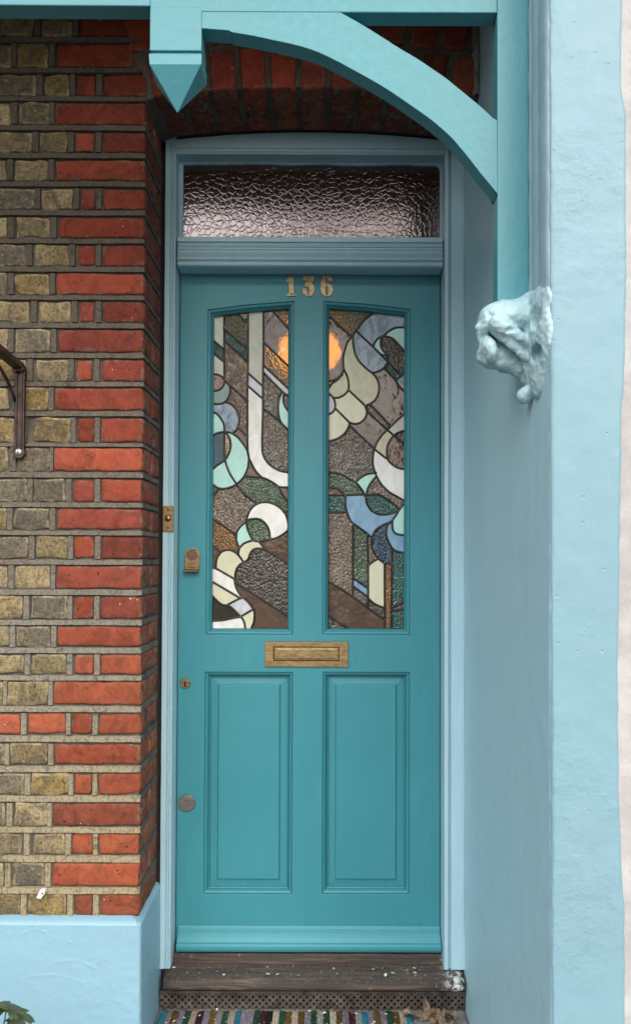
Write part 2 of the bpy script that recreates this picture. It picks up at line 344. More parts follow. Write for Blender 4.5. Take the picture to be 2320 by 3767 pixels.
# ---- stained glass drawing: lead lines and pane colours, in units of 1/3.836 photo pixel from (740|1180, 1100)
GL = {}
GL['left'] = dict(
 outline=[(157,228),(1239,122),(1232,4660),(150,4660)],
 leads=[
 [(325,205),(325,600),(328,1135)],
 [(661,170),(660,880),(653,1400),(655,2080),(672,2230),(715,2330),(780,2440),(862,2522)],
 [(878,150),(878,600),(870,1240),(870,1550),(860,2000),(872,2190),(940,2310),(1030,2385),(1130,2428),(1240,2450)],
 [(500,200),(655,345)], [(985,145),(1240,432)], [(330,405),(335,430),(660,712)], [(150,562),(325,715)],
 [(330,590),(660,890)], [(150,742),(325,892)], [(878,610),(1240,957)], [(878,935),(1240,1275)],
 [(878,1035),(1140,1300),(1240,1372)], [(661,1045),(870,1232)], [(658,1225),(870,1412)],
 [(872,1540),(1000,1640),(1120,1730)], [(328,1138),(400,1218),(654,1440)],
 [(150,1060),(230,1065),(290,1095),(330,1138),(325,1190),(290,1255),(230,1290),(150,1292)],
 [(400,1215),(415,1290),(390,1380),(340,1450),(270,1480),(150,1475)],
 [(340,1450),(430,1490),(500,1570),(535,1670),(530,1760),(500,1840),(440,1897)],
 [(520,1808),(655,1945)],
 [(150,1592),(220,1620),(280,1690),(320,1770),(330,1880)],
 [(150,1935),(230,1892),(330,1875),(430,1893),(520,1955),(600,2055),(655,2150),(672,2240),(665,2330),(650,2400),(600,2510),(500,2612),(420,2652),(350,2672),(280,2675),(225,2658),(150,2600)],
 [(330,1880),(385,1930),(415,2020),(410,2120),(370,2220),(340,2272)],
 [(328,1880),(325,2100),(340,2272),(370,2380),(420,2490),(500,2612)],
 [(150,2415),(230,2345),(340,2275)], [(258,2672),(150,2795)],
 [(500,2612),(560,2700),(640,2780),(720,2840),(795,2886)],
 [(608,2505),(720,2508),(862,2522),(960,2560),(1080,2640),(1130,2720),(1190,2815),(1236,2900)],
 [(1080,2642),(1130,2655),(1236,2656)],
 [(795,2886),(720,2940),(665,3030),(640,3130),(650,3230),(690,3330),(735,3405),(830,3415),(950,3395),(1060,3370),(1150,3320),(1225,3250),(1220,3130),(1180,3020),(1110,2945),(1030,2895),(940,2868),(860,2868),(795,2886)],
 [(1160,3000),(1236,2996)],
 [(640,3125),(720,3102),(820,3107),(890,3152),(940,3222),(965,3302),(970,3390)],
 [(640,3135),(560,3205),(510,3275),(495,3345),(500,3425),(540,3512)],
 [(540,3512),(600,3452),(680,3418),(735,3407)], [(150,3095),(300,3190),(495,3325)],
 [(150,3455),(280,3572)],
 [(280,3572),(340,3545),(410,3542),(490,3580),(540,3630),(600,3717)],
 [(280,3572),(230,3642),(210,3722),(210,3802)], [(540,3510),(528,3560),(528,3615)],
 [(810,3415),(860,3480),(920,3537),(1060,3630),(1236,3750)],
 [(905,3535),(800,3517),(730,3540),(690,3592),(660,3672),(600,3717),(540,3752),(500,3812),(480,3882),(475,3982),(490,4062),(530,4142),(580,4202),(650,4262),(720,4352),(750,4425),(745,4552),(720,4612),(700,4665)],
 [(150,3790),(210,3802),(340,3875),(472,3952)], [(472,3990),(850,4232),(1236,4485)],
 [(150,3985),(300,4072),(560,4225)], [(585,4205),(540,4227),(450,4272),(360,4322)],
 [(150,4180),(230,4262),(300,4312),(400,4335),(470,4392),(560,4482)],
 [(560,4482),(640,4432),(735,4377)], [(140,4542),(300,4532),(430,4505),(560,4482)],
 [(560,4482),(600,4542),(618,4612),(620,4665)],
 [(1142,1302),(1100,1400),(1085,1500),(1090,1620),(1120,1730),(1180,1800),(1240,1852)],
 [(1165,1322),(1160,1440),(1190,1530),(1240,1592)],
 ],
 seeds=[(240,400,'sage'),(240,740,'sea'),(240,950,'sage'),(240,1180,'peach'),(300,1360,'greygreen'),(400,1650,'slate'),(240,1770,'mint'),
 (240,2090,'navy'),(370,2080,'peach'),(520,2150,'mint'),(280,2500,'mint'),(180,2700,'navy'),(420,350,'olive'),(600,250,'mauve'),
 (480,640,'sea'),(480,1000,'tan'),(520,1420,'tan'),(590,1960,'mauve'),(760,600,'sage'),(770,1230,'lilac'),(760,1900,'white'),
 (1000,400,'mauve'),(1140,220,'clear'),(980,850,'clear'),(1050,1160,'lilac'),(980,1400,'clear'),(1215,1480,'clear'),
 (1150,1600,'mint'),(1000,2000,'clear'),(690,2460,'mauve'),(1190,2740,'mauve'),(850,2700,'leaf'),(1222,3050,'navy'),
 (400,2950,'tan'),(950,3000,'white'),(800,3250,'leaf'),(590,3350,'mint'),(330,3350,'amber'),(180,3650,'mauve'),(380,3750,'cream'),
 (640,3560,'cream'),(1100,3500,'brown'),(900,3900,'smoke'),(300,3950,'white'),(300,4150,'cream'),(560,4340,'lilac'),(670,4550,'cream'),
 (300,4420,'dark'),(400,4610,'white'),(900,4550,'brown')])
GL['right'] = dict(
 outline=[(104,112),(1188,218),(1174,4660),(96,4660)],
 leads=[
 [(95,235),(120,250),(430,535)],
 [(775,180),(680,240),(590,320),(510,430),(460,500),(450,600),(480,760),(540,880),(640,980),(740,1060),(800,1150),(820,1250),(800,1360),(750,1440),(680,1482),(625,1512)],
 [(460,500),(430,535),(370,620),(330,740),(312,850),(320,980),(370,1090),(390,1190),(385,1280),(330,1350),(250,1390),(175,1395)],
 [(318,1000),(280,1075),(200,1138),(95,1162)], [(300,1065),(230,1142),(160,1190),(95,1275)],
 [(510,430),(500,450),(740,680),(860,800),(940,885),(1132,1085)],
 [(740,680),(755,620),(800,560),(860,530)], [(885,520),(960,450),(1060,405),(1190,400)],
 [(860,530),(930,530),(1010,560),(1100,650),(1185,755)],
 [(855,530),(840,640),(870,720),(925,782)], [(840,782),(900,795),(955,775)], [(925,790),(942,885)],
 [(740,1042),(820,1015),(890,970),(940,890)], [(890,975),(1060,1160),(1100,1230),(1185,1315)],
 [(1060,1160),(1080,1122),(1130,1085),(1185,1010)],
 [(385,1280),(480,1370),(625,1512),(655,1590)],
 [(195,1535),(300,1640),(400,1742)], [(400,1742),(480,1762),(570,1735),(630,1662),(645,1590),(625,1512)],
 [(95,1320),(170,1390),(200,1480),(195,1545),(160,1600),(95,1630)],
 [(400,1742),(390,1800),(330,1900),(230,1970),(95,2012)],
 [(650,1590),(930,1842),(1180,2062)], [(690,1480),(985,1795)], [(935,1845),(1060,1722),(1190,1605)],
 [(405,1785),(760,2122),(945,2265)],
 [(935,1845),(860,1920),(790,2020),(755,2110),(735,2200),(730,2302),(740,2372),(780,2492),(850,2612),(960,2722),(1080,2792),(1180,2852)],
 [(1180,1855),(1080,1890),(1010,1945),(950,2040),(930,2140),(942,2262),(1000,2330),(1080,2380),(1180,2402)],
 [(95,2447),(200,2452),(290,2477),(380,2527),(490,2582)], [(490,2582),(570,2512),(650,2472),(770,2452)],
 [(490,2582),(540,2642),(590,2712),(632,2802)], [(780,2502),(720,2572),(660,2672),(632,2802)],
 [(95,2767),(345,2767),(605,2757)], [(95,2655),(180,2667),(260,2702),(345,2782)],
 [(95,3012),(360,3007)],
 [(345,2775),(345,2902),(370,3022),(430,3142),(520,3212),(640,3302),(720,3372)],
 [(632,2767),(760,2757),(850,2777),(960,2842),(1090,2950)],
 [(632,2802),(650,2892),(710,2982),(800,3032),(900,3042),(1000,3022),(1090,2985)],
 [(1180,2870),(1100,2975),(1050,3060),(980,3142),(870,3192),(770,3262),(720,3372),(710,3452),(740,3562),(810,3662),(890,3722),(1000,3732)],
 [(1085,2945),(1090,2990)],
 [(980,3150),(930,3202),(920,3322),(950,3422),(1010,3522),(1080,3562),(1180,3582)],
 [(1005,3120),(1010,3242),(1060,3312),(1180,3332)], [(1003,3515),(1002,3800),(992,4665)],
 [(450,3165),(450,4202)], [(657,3320),(665,3900),(662,4362)], [(895,3722),(898,4200),(900,4665)],
 [(672,3755),(740,3700),(815,3662)], [(452,3940),(662,4082)], [(452,4052),(662,4205)],
 [(95,3978),(450,4202),(660,4358),(898,4525)], [(662,4222),(760,4302),(898,4362)],
 [(95,4450),(400,4665)], [(1000,4342),(1080,4322),(1180,4260)], [(1000,4395),(1090,4387),(1180,4367)],
 ],
 seeds=[(350,300,'olive'),(250,500,'mauve'),(450,900,'bone'),(600,800,'slate'),(700,400,'slate'),(1100,500,'mint'),(790,680,'mint'),
 (1000,750,'smoke'),(930,830,'mauve'),(1000,1040,'sea'),(1130,1200,'slate'),(240,1250,'bone'),(950,1400,'mauve'),(400,1550,'cream'),
 (130,1500,'lilac'),(230,1780,'cream'),(800,1690,'clear'),(640,1900,'brown'),(1120,1730,'sage'),(870,2050,'bone'),(1050,2150,'brown'),
 (1110,1940,'smoke'),(350,2250,'clear'),(900,2500,'white'),(250,2560,'leaf'),(200,2730,'mauve'),(220,2880,'sea'),(620,2580,'mint'),
 (850,2680,'tan'),(850,2900,'sea'),(600,3050,'blue'),(1130,3150,'mint'),(820,3400,'denim'),(1060,3400,'blue'),(250,3500,'tan'),
 (550,3600,'leaf'),(690,3600,'tan'),(780,4000,'cream'),(945,4200,'amber'),(1080,3900,'sea'),(560,4080,'blue'),(540,4220,'clear'),
 (760,4350,'smoke'),(300,4350,'brown'),(180,4600,'smoke'),(1100,4355,'clear'),(1100,4550,'sea'),(160,1170,'clear')])
OPAL = {'white':((.78,.78,.76),(.62,.62,.58)),'cream':((.62,.60,.46),(.55,.53,.38)),'sage':((.48,.49,.42),(.38,.39,.32)),
 'bone':((.50,.48,.34),(.40,.38,.25)),'mint':((.42,.68,.62),(.34,.60,.54)),'greygreen':((.22,.30,.29),(.13,.20,.19)),
 'slate':((.24,.31,.40),(.12,.18,.24)),'navy':((.03,.075,.11),(.02,.05,.08)),'lilac':((.56,.57,.62),(.42,.44,.48)),
 'blue':((.20,.36,.52),(.13,.26,.40)),'dark':((.03,.027,.018),(.02,.018,.012))}
CLEAR = {'sea':(.03,.15,.13),'peach':(.50,.30,.18),'olive':(.13,.14,.07),'mauve':(.24,.165,.14),'tan':(.29,.225,.16),'clear':(.27,.24,.195),
 'leaf':(.11,.18,.10),'amber':(.32,.16,.03),'brown':(.16,.10,.07),'smoke':(.115,.095,.068),'denim':(.03,.085,.15)}

def spline(pts, step=14.0):
    if len(pts) == 2:
        n = max(2, int(math.dist(*pts) / 60))
        return [(pts[0][0]+(pts[1][0]-pts[0][0])*i/n, pts[0][1]+(pts[1][1]-pts[0][1])*i/n) for i in range(n+1)]
    out = []
    P_ = [pts[0]] + list(pts) + [pts[-1]]
    for i in range(1, len(P_)-2):
        p0, p1, p2, p3 = P_[i-1:i+3]
        n = max(2, int(math.dist(p1, p2) / step))
        for k in range(n):
            t = k/n
            out.append(tuple(.5*((2*p1[j]) + (-p0[j]+p2[j])*t + (2*p0[j]-5*p1[j]+4*p2[j]-p3[j])*t*t + (-p0[j]+3*p1[j]-3*p2[j]+p3[j])*t**3) for j in (0,1)))
    out.append(tuple(pts[-1]))
    return out

def in_poly(x, y, poly):
    c = False
    for i in range(len(poly)):
        x1, y1 = poly[i]; x2, y2 = poly[i-1]
        if (y1 > y) != (y2 > y) and x < (x2-x1)*(y-y1)/(y2-y1)+x1: c = not c
    return c

def pane_grid(g, cell=7.0, wall=9.0):
    """Cells of the light, each with the index of its pane (flood filled between the lead lines)."""
    W = int(1300/cell); H = int(4700/cell)
    a = np.full((H, W), -2, int)
    for j in range(H):
        for i in range(W):
            if in_poly((i+.5)*cell, (j+.5)*cell, g['outline']): a[j, i] = -1
    inside = a.copy() > -2
    for l in g['leads']:
        s = spline(l)
        for (x1, y1), (x2, y2) in zip(s[:-1], s[1:]):
            n = max(1, int(math.dist((x1, y1), (x2, y2))/4))
            for k in range(n+1):
                x = x1+(x2-x1)*k/n; y = y1+(y2-y1)*k/n
                for jj in range(int((y-wall)/cell), int((y+wall)/cell)+1):
                    for ii in range(int((x-wall)/cell), int((x+wall)/cell)+1):
                        if 0 <= jj < H and 0 <= ii < W and math.dist(((ii+.5)*cell, (jj+.5)*cell), (x, y)) < wall: a[jj, ii] = -3
    a[~inside] = -2
    warn = []
    for n, (x, y, c) in enumerate(g['seeds']):
        i, j = int(x/cell), int(y/cell)
        if a[j, i] != -1: warn.append((x, y, c, int(a[j, i]))); continue
        st = [(j, i)]; a[j, i] = n
        while st:
            j, i = st.pop()
            for dj, di in ((1,0),(-1,0),(0,1),(0,-1)):
                if 0 <= j+dj < H and 0 <= i+di < W and a[j+dj, i+di] == -1:
                    a[j+dj, i+di] = n; st.append((j+dj, i+di))
    left = int((a == -1).sum())
    for _ in range(60):
        m = inside & (a < 0)
        if not m.any(): break
        b = a.copy()
        for dj, di in ((1,0),(-1,0),(0,1),(0,-1)):
            sh = np.roll(a, (dj, di), (0, 1))
            t = m & (b < 0) & (sh >= 0); b[t] = sh[t]
        a = b
    return a, warn, left
# ================================================================== planes of the place (metres from the camera along Y)
YB, YF, YD, YT, YP = 2.10, 2.32, 2.39, 1.58, 1.44     # brick face, door frame, door face, porch timber face, pier face
XR = X(523, YB)                     # brick reveal
XI = X(1708, YF)                    # inner face of the right pier
ZSILL = Z(3536, 2.36)
XC = X(1132, YB)                    # centre line of the arch
ZSPR, ZCRN = Z(362, YB), Z(325, YB)
HALF = XC - XR
RA = (HALF**2 + (ZCRN-ZSPR)**2)/(2*(ZCRN-ZSPR))
def arch_z(x): return ZCRN - RA + math.sqrt(max(0, RA*RA - (x-XC)**2))

# ================================================================== setting
def struct(name, mb, mats, **k): o = mb.build(name, mats, **k); o['kind'] = 'structure'; return o
gm = plain('paving', (.085, .082, .078), .9, 0, .8, 20, c2=(.12, .115, .11))
struct('ground', MB().box(-60, 60, -60, 60, -.05, 0), gm)
step_mb = MB().box(X(536, 2.2)+.02, XI-.002, 1.62, 2.40, 0.002, Z(3706, 2.30)-.012)
struct('entrance_step', step_mb, M['concrete'], bevel=.006)
hallm = plain('hall plaster', (.72, .58, .46), .9); hallf = plain('hall floor', (.10, .055, .03), .5)
hw = MB(); x0, x1, y0, y1, z0, z1 = -.62, .62, 2.445, 5.6, ZSILL-.03, 2.95
hw.add([(x0,y0,z0),(x0,y1,z0),(x1,y1,z0),(x1,y0,z0),(x0,y0,z1),(x0,y1,z1),(x1,y1,z1),(x1,y0,z1)], [(0,1,5,4),(1,2,6,5),(2,3,7,6),(4,5,6,7)], 0)
hw.add([(x0,y0,z0),(x0,y1,z0),(x1,y1,z0),(x1,y0,z0)], [(0,1,2,3)], 1)
struct('hallway_walls', hw, [hallm, hallf])

# ================================================================== bricks
def brick(mb, x0, x1, z0, z1, yf, depth, tint, m=0, rough=1.0, xf=None, seed=None):
    """one rounded, slightly uneven brick; xf maps a local point to the place."""
    s = seed if seed is not None else random.uniform(-50, 50)
    hx, hz, hy = (x1-x0)/2, (z1-z0)/2, depth/2
    cx, cz, cy = (x0+x1)/2, (z0+z1)/2, yf+hy
    nx, nz, ny = max(3, int(hx*2/.012)), max(3, int(hz*2/.010)), max(2, int(hy*2/.02))
    r = .0042 if m else .0062
    def pt(u, v, w_):
        p = Vector((u*hx, v*hy, w_*hz))
        q = Vector((max(-hx+r, min(hx-r, p.x)), max(-hy+r, min(hy-r, p.y)), max(-hz+r, min(hz-r, p.z))))
        d = p-q
        if d.length > 1e-9: p = q + d.normalized()*r
        k = Vector((p.x+s, p.y, p.z+s*.3))
        e = .0026*rough
        p.x += fbm(k, 22, 3)*e*1.4 if abs(u) > .9 else 0
        p.z += fbm(k+Vector((3, 0, 9)), 22, 3)*e*1.5 if abs(w_) > .8 else 0
        p.y += fbm(k, 34, 3)*e*.8
        lf_ = noise.noise(k*9.0)*.0022; p.z += lf_*rough*.6
        if abs(u)*abs(w_) > .55: p.y += max(0, noise.noise(k*16+Vector((8, 0, 0)))-.12)*.012*rough*(abs(u)*abs(w_)-.55)*2.2
        p += Vector((cx, cy, cz))
        return xf(p) if xf else p
    idx = {}; vs = []; fs = []; al = []
    def gv(i, j, k):
        if (i, j, k) not in idx:
            def sp(t, n):   # samples crowd to the edges
                a = -1+2*t/n
                return math.copysign(1-(1-abs(a))**1.35, a)
            u_, w2_ = abs(sp(i, nx)), abs(sp(k, nz)); de = min((1-u_)*hx, (1-w2_)*hz); al.append(max(0, 1-de/.010)); idx[(i, j, k)] = len(vs); vs.append(pt(sp(i, nx), sp(j, ny), sp(k, nz)))
        return idx[(i, j, k)]
    for i in range(nx):
        for k in range(nz):
            fs.append((gv(i,0,k), gv(i+1,0,k), gv(i+1,0,k+1), gv(i,0,k+1)))
    for i in (0, nx):
        for j in range(ny):
            for k in range(nz): fs.append((gv(i,j,k), gv(i,j+1,k), gv(i,j+1,k+1), gv(i,j,k+1)))
    for k in (0, nz):
        for i in range(nx):
            for j in range(ny): fs.append((gv(i,j,k), gv(i+1,j,k), gv(i+1,j+1,k), gv(i,j+1,k)))
    mb.add(vs, fs, m, (*tint, 1)); mb.c[-len(vs):] = [(*tint, q) for q in al]
def red_t(low=0.0):
    b = random.choice([(.24, .043, .022), (.27, .050, .025), (.31, .060, .029), (.22, .042, .024), (.26, .046, .022)])
    j = random.uniform(.78, 1.18); b = tuple(c*j for c in b)
    return (b[0]*.76*(1+.22*low), b[1]*.82*(1+.50*low), b[2]*.95*(1+.30*low))
def stock_t():
    b = random.choice([(.22, .175, .095), (.18, .145, .08), (.13, .112, .082), (.27, .22, .13), (.12, .102, .08), (.20, .145, .062), (.24, .19, .11)])
    j = random.uniform(.68, 1.15); return tuple(c*j for c in b)
ROWS = [  # top, bottom (photo px on the brick face), yellow/red spans
 (66,134,[(-90,123,'y'),(155,262,'y'),(295,470,'r')]), (161,248,[(-150,40,'y'),(66,175,'y'),(208,487,'R')]),
 (274,352,[(-60,130,'y'),(165,253,'y'),(282,350,'r'),(382,512,'r')]), (378,458,[(-150,38,'y'),(73,177,'y'),(205,523,'R')]),
 (487,560,[(-60,118,'y'),(145,250,'y'),(275,348,'r'),(378,523,'r')]), (588,664,[(-150,22,'y'),(55,175,'y'),(205,523,'R')]),
 (694,770,[(-70,125,'y'),(152,270,'y'),(295,350,'r'),(380,523,'r')]), (800,876,[(-150,25,'y'),(62,180,'y'),(218,523,'R')]),
 (901,978,[(-100,90,'y'),(130,250,'y'),(284,350,'r'),(376,523,'r')]), (1006,1084,[(-150,26,'y'),(58,183,'y'),(206,523,'R')]),
 (1108,1186,[(-90,107,'y'),(146,260,'y'),(291,348,'r'),(379,523,'r')]), (1212,1296,[(-150,27,'y'),(57,184,'y'),(214,523,'R')]),
 (1322,1402,[(-90,90,'y'),(134,250,'y'),(276,342,'r'),(373,523,'r')]), (1426,1510,[(-150,30,'y'),(88,178,'y'),(200,523,'R')]),
 (1536,1628,[(-90,54,'y'),(126,258,'y'),(282,348,'r'),(370,523,'r')]), (1646,1734,[(-150,30,'y'),(68,184,'y'),(198,523,'R')]),
 (1762,1846,[(-100,100,'y'),(123,240,'y'),(268,346,'r'),(372,523,'r')]), (1870,1950,[(-150,22,'y'),(52,180,'y'),(208,523,'R')]),
 (1972,2056,[(-90,104,'y'),(132,250,'y'),(272,348,'r'),(373,523,'r')]), (2080,2166,[(-150,29,'y'),(56,187,'y'),(206,523,'R')]),
 (2193,2278,[(-90,84,'y'),(112,248,'y'),(268,346,'r'),(368,523,'r')]), (2303,2380,[(-150,34,'y'),(60,188,'y'),(210,521,'R')]),
 (2407,2482,[(-90,90,'y'),(114,243,'y'),(272,346,'r'),(370,521,'r')]), (2506,2594,[(-150,12,'y'),(28,178,'y'),(197,520,'R')]),
 (2624,2702,[(-100,77,'r'),(100,243,'r'),(262,340,'r'),(362,518,'r')]), (2736,2814,[(-150,17,'y'),(37,178,'y'),(198,518,'R')]),
 (2846,2924,[(-90,90,'y'),(114,252,'y'),(272,340,'r'),(360,517,'r')]), (2954,3040,[(-150,18,'y'),(54,174,'y'),(194,516,'R')]),
 (3066,3146,[(-90,78,'y'),(122,240,'y'),(264,342,'r'),(362,515,'r')]), (3174,3262,[(-150,10,'y'),(50,162,'y'),(192,514,'R')]),
 (3290,3372,[(-80,74,'y'),(102,246,'y'),(272,340,'r'),(368,514,'r')]),
]
wall = empty('brick_wall', ((XR-.5), 2.25, 0), 'yellow stock and red brick house wall with red brick arch over the door', 'wall')
bw = MB(); mort = MB()
bedz = []
for n, (t, b, spans) in enumerate(ROWS):
    zt, zb = Z(t, YB, 300), Z(b, YB, 300)
    low = max(0.0, min(1.0, (b-1500)/1600))
    bedz.append((zt, zb))
    xs = []
    for (a, c, kd) in spans:
        xa, xb = X(a, YB, (t+b)/2), X(c, YB, (t+b)/2)
        if c > 500: xb = XR
        dep = .10
        if c > 480: dep = .103 if kd == 'R' else .212
        brick(bw, xa, xb, zb, zt, YB + random.uniform(-.001, .0012), dep, red_t(low) if kd in 'rR' else stock_t(), 0 if kd in 'rR' else 1, 1.0 if kd in 'rR' else 1.7)
        xs.append((xa, xb))
        if kd == 'R' and n >= 3:   # second brick of the reveal
            brick(bw, XR-.10, XR, zb, zt, YB+.117, .098, red_t(low), 0)
    x = xs[0][0]-.016; flip = n % 2
    while x > -1.75:               # the wall goes on beyond the photo
        wd = .215 if flip else .102
        brick(bw, x-wd, x, zb, zt, YB+random.uniform(-.001, .001), .09, stock_t(), 1, 1.7)
        xs.insert(0, (x-wd, x)); x -= wd+.014; flip = 1-flip
    for (l, r_) in zip(xs[:-1], xs[1:]):   # perpend joints
        g0, g1 = l[1], r_[0]; mid = (g0+g1)/2; hw_ = min((g1-g0)/2, .0085)*.98
        k = 6
        v = []; 
        for i in range(k+1):
            zz = zb + (zt-zb)*i/k
            for s_, yy in ((-1, .006), (-.82, -.0022), (.82, -.0018), (1, .006)):
                v.append((mid+s_*hw_+.0007*noise.noise(Vector((mid*31, zz*60, s_))), YB+yy+.0007*noise.noise(Vector((mid*9, zz*45, 3))), zz))
        mort.add(v, [(i*4+j, i*4+j+1, i*4+j+5, i*4+j+4) for i in range(k) for j in range(3)])
# bed joints: ribbons of pointing, struck at the top
beds = []
for i in range(len(bedz)-1): beds.append((bedz[i][1], bedz[i+1][0]))
for bi, (zt, zb) in enumerate(beds):
    m_ = (zt+zb)/2; hh = min((zt-zb)/2*.86, .0085)
    xr = XR if bi >= 2 else X(495+bi*12, YB)
    k = 90; v = []
    for i in range(k+1):
        x = -1.75 + (xr+.0016+1.75)*i/k
        wob = .0011*noise.noise(Vector((x*7, m_*30, 0)))
        for s_, yy in ((1.0, .0065), (.84, -.0012), (-.80, -.0038), (-1.0, .0065)):
            rag = .0011*noise.noise(Vector((x*55, m_*50, s_*4)))
            v.append((x, YB+yy+.0008*noise.noise(Vector((x*40, m_*20, 7))), m_+wob+s_*hh+rag))
    mort.add(v, [(i*4+j, i*4+j+1, i*4+j+5, i*4+j+4) for i in range(k) for j in range(3)])
# reveal joints (sooty)
for bi, (zt, zb) in enumerate(beds):
    if bi < 2: continue
    m_ = (zt+zb)/2; hh = min((zt-zb)/2*.78, .0072)
    v = []; k = 10
    for i in range(k+1):
        y = YB-.003 + .212*i/k
        for s_, xx in ((1.0, -.006), (.85, .0004), (-.85, .0010), (-1.0, -.006)):
            v.append((XR+xx+.0006*noise.noise(Vector((y*50, m_*20, 2))), y, m_+s_*hh+.0008*noise.noise(Vector((y*60, m_*60, s_)))))
    mort.add(v, [(i*4+j, i*4+j+1, i*4+j+5, i*4+j+4) for i in range(k) for j in range(3)], 1)
# ragged pale mortar where the arch meets the pier
v = []; k = 40
for i in range(k+1):
    z = 2.73 + .24*i/k
    v += [(XI-.003, YB-.006, z), (XI-.010-.004*noise.noise(Vector((1, z*70, 0))), YB-.008+.004*noise.noise(Vector((5, z*90, 0))), z), (XI-.018+.008*noise.noise(Vector((3, z*45, 0))), YB+.008, z)]
MB().add(v, [(i*3+j, i*3+j+1, i*3+j+4, i*3+j+3) for i in range(k) for j in range(2)]).build('mortar_patch', [M['concrete']], wall)
# arch: two rings of voussoirs
RJ = 2.35; ZJ = ZCRN - RJ
arch = MB()
def arch_xf(phi, zoff):
    def f(p):   # local x,z about the intrados point
        x0_ = XC + math.sin(phi)*RJ; z0_ = arch_z(x0_)
        q = Vector((p.x*(1+ (p.z)/RJ*1.0), p.z))
        c, s = math.cos(phi), math.sin(phi)
        return Vector((x0_ + q.x*c + q.y*s, p.y, z0_ - q.x*s*.35 + q.y*c))
    return f
step = .0785/RJ; kmax = int(HALF/.0785)+1
for k in range(-kmax, kmax+1):
    phi = k*step + .004
    if abs(math.sin(phi)*RJ) > HALF+.01: continue
    brick(arch, -.0325, .0325, .002, .112, YB, .213, tuple(c*random.uniform(.85, 1.2) for c in red_t()), 0, 1.0, arch_xf(phi, 0))
for k in range(-kmax-1, kmax+1):
    phi = (k+.5)*step + .004
    if abs(math.sin(phi)*RJ) > HALF+.06: continue
    brick(arch, -.0325, .0325, .127, .232, YB, .10, tuple(c*random.uniform(.85, 1.2) for c in red_t()), 0, 1.0, arch_xf(phi, 0))
    brick(arch, -.0325, .0325, .247, .34, YB, .10, tuple(c*random.uniform(.85, 1.2) for c in red_t()), 0, 1.0, arch_xf(phi+.5*step, 0))
bw.build('brickwork', [M['red'], M['stock']], wall, smooth=True, tint=True)
arch.build('brick_arch', [M['red']], wall, smooth=True, tint=True)
mort.build('pointing', [M['mortar'], M['revealjoint']], wall)
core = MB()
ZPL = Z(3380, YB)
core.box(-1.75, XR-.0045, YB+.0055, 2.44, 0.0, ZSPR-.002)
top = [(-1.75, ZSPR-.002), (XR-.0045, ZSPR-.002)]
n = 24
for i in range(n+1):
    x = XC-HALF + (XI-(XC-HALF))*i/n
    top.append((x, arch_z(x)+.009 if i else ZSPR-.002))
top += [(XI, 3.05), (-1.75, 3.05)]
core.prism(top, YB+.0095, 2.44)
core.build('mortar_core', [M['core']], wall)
# near-black strip filling the gap between reveal and frame
MB().box(XR-.004, X(598, YF)+.001, YF+.012, 2.42, .3, ZSPR+.03).build('dark_gap_strip', [M['gap_dark']], wall)

# plinth: painted render with a chamfered top and trowel marks
YPL = 2.072; XPL = X(530, YPL); zA, zB_ = Z(3402, YPL, 300), Z(3368, YB, 300)
def plinth_pt(s_, z):
    """s_ runs along the front then round the corner into the reveal"""
    L = XPL+1.75
    cr = .008
    if s_ < L-cr: x, y, nx_, ny_ = -1.75+s_, YPL, 0, -1
    elif s_ < L+cr:
        a = (s_-(L-cr))/(2*cr)*math.pi/2
        x, y, nx_, ny_ = XPL-cr+math.sin(a)*cr, YPL+cr-math.cos(a)*cr, math.sin(a), -math.cos(a)
    else: x, y, nx_, ny_ = XPL, YPL+(s_-L), 1, 0
    back = 0
    if z > zA: back = min(1, (z-zA)/(zB_-zA))*.030 + (.02 if z > zB_+.0001 else 0)
    d = .0016*fbm((x*3, y*3, z*3), 2.0, 4) + .0004*fbm((x, y, z), 40, 2)
    if nx_ and ny_: return Vector((x-back, y+back, z))
    q = Vector((x-nx_*(back-d), y-ny_*(back-d), z))
    if back > 0:
        if ny_: q.x = min(q.x, XPL-back)
        else: q.y = max(q.y, YPL+back)
    return q
def strokes(x, z):
    d = 0
    for (xa, za, xb, zb2, w_, h_) in STROKES:
        vx, vz = xb-xa, zb2-za; L2 = vx*vx+vz*vz
        t = max(0, min(1, ((x-xa)*vx+(z-za)*vz)/L2))
        cx_, cz_ = xa+t*vx, za+t*vz
        bow = .012*math.sin(t*math.pi)
        dd = math.hypot(x-cx_, z-cz_-bow)
        d += 1.0*h_*math.exp(-(dd/w_)**2)*(.4+.6*abs(noise.noise(Vector((t*9+xa*7, 3, 1)))) *2)
    return d
def pz(a, b): q = P(a/1.68, 2867+b/1.68, YPL); return q.x, q.z
STROKES = [(*pz(70, 950), *pz(280, 1090), .0022, .0022), (*pz(60, 970), *pz(185, 1145), .0022, .0018), (*pz(150, 950), *pz(300, 960), .003, .0012),
 (*pz(260, 940), *pz(430, 1010), .0022, .002), (*pz(430, 1000), *pz(580, 1165), .003, .0018), (*pz(350, 1130), *pz(590, 1170), .0024, .0022), (*pz(180, 1220), *pz(520, 1260), .003, .0016),
 (*pz(590, 1200), *pz(520, 1255), .002, .0012), (*pz(200, 1300), *pz(340, 1350), .0024, .0014), (*pz(640, 1210), *pz(715, 1230), .002, .0018), (*pz(600, 1385), *pz(760, 1390), .0024, .0012), (*pz(240, 1120), *pz(340, 1180), .002, .0014)]
L = XPL+1.75 + (YF-YPL)+.03
ss = list(np.arange(0, .88, .04)) + list(np.arange(.88, XPL+1.75-.01, .0033)) + list(np.arange(XPL+1.75-.01, XPL+1.75+.012, .002)) + list(np.arange(XPL+1.75+.012, L, .007))
zs = list(np.arange(0, .12, .03)) + list(np.arange(.12, zA, .0033)) + [zA, zA+(zB_-zA)*.5, zB_, zB_+.0005]
v = []
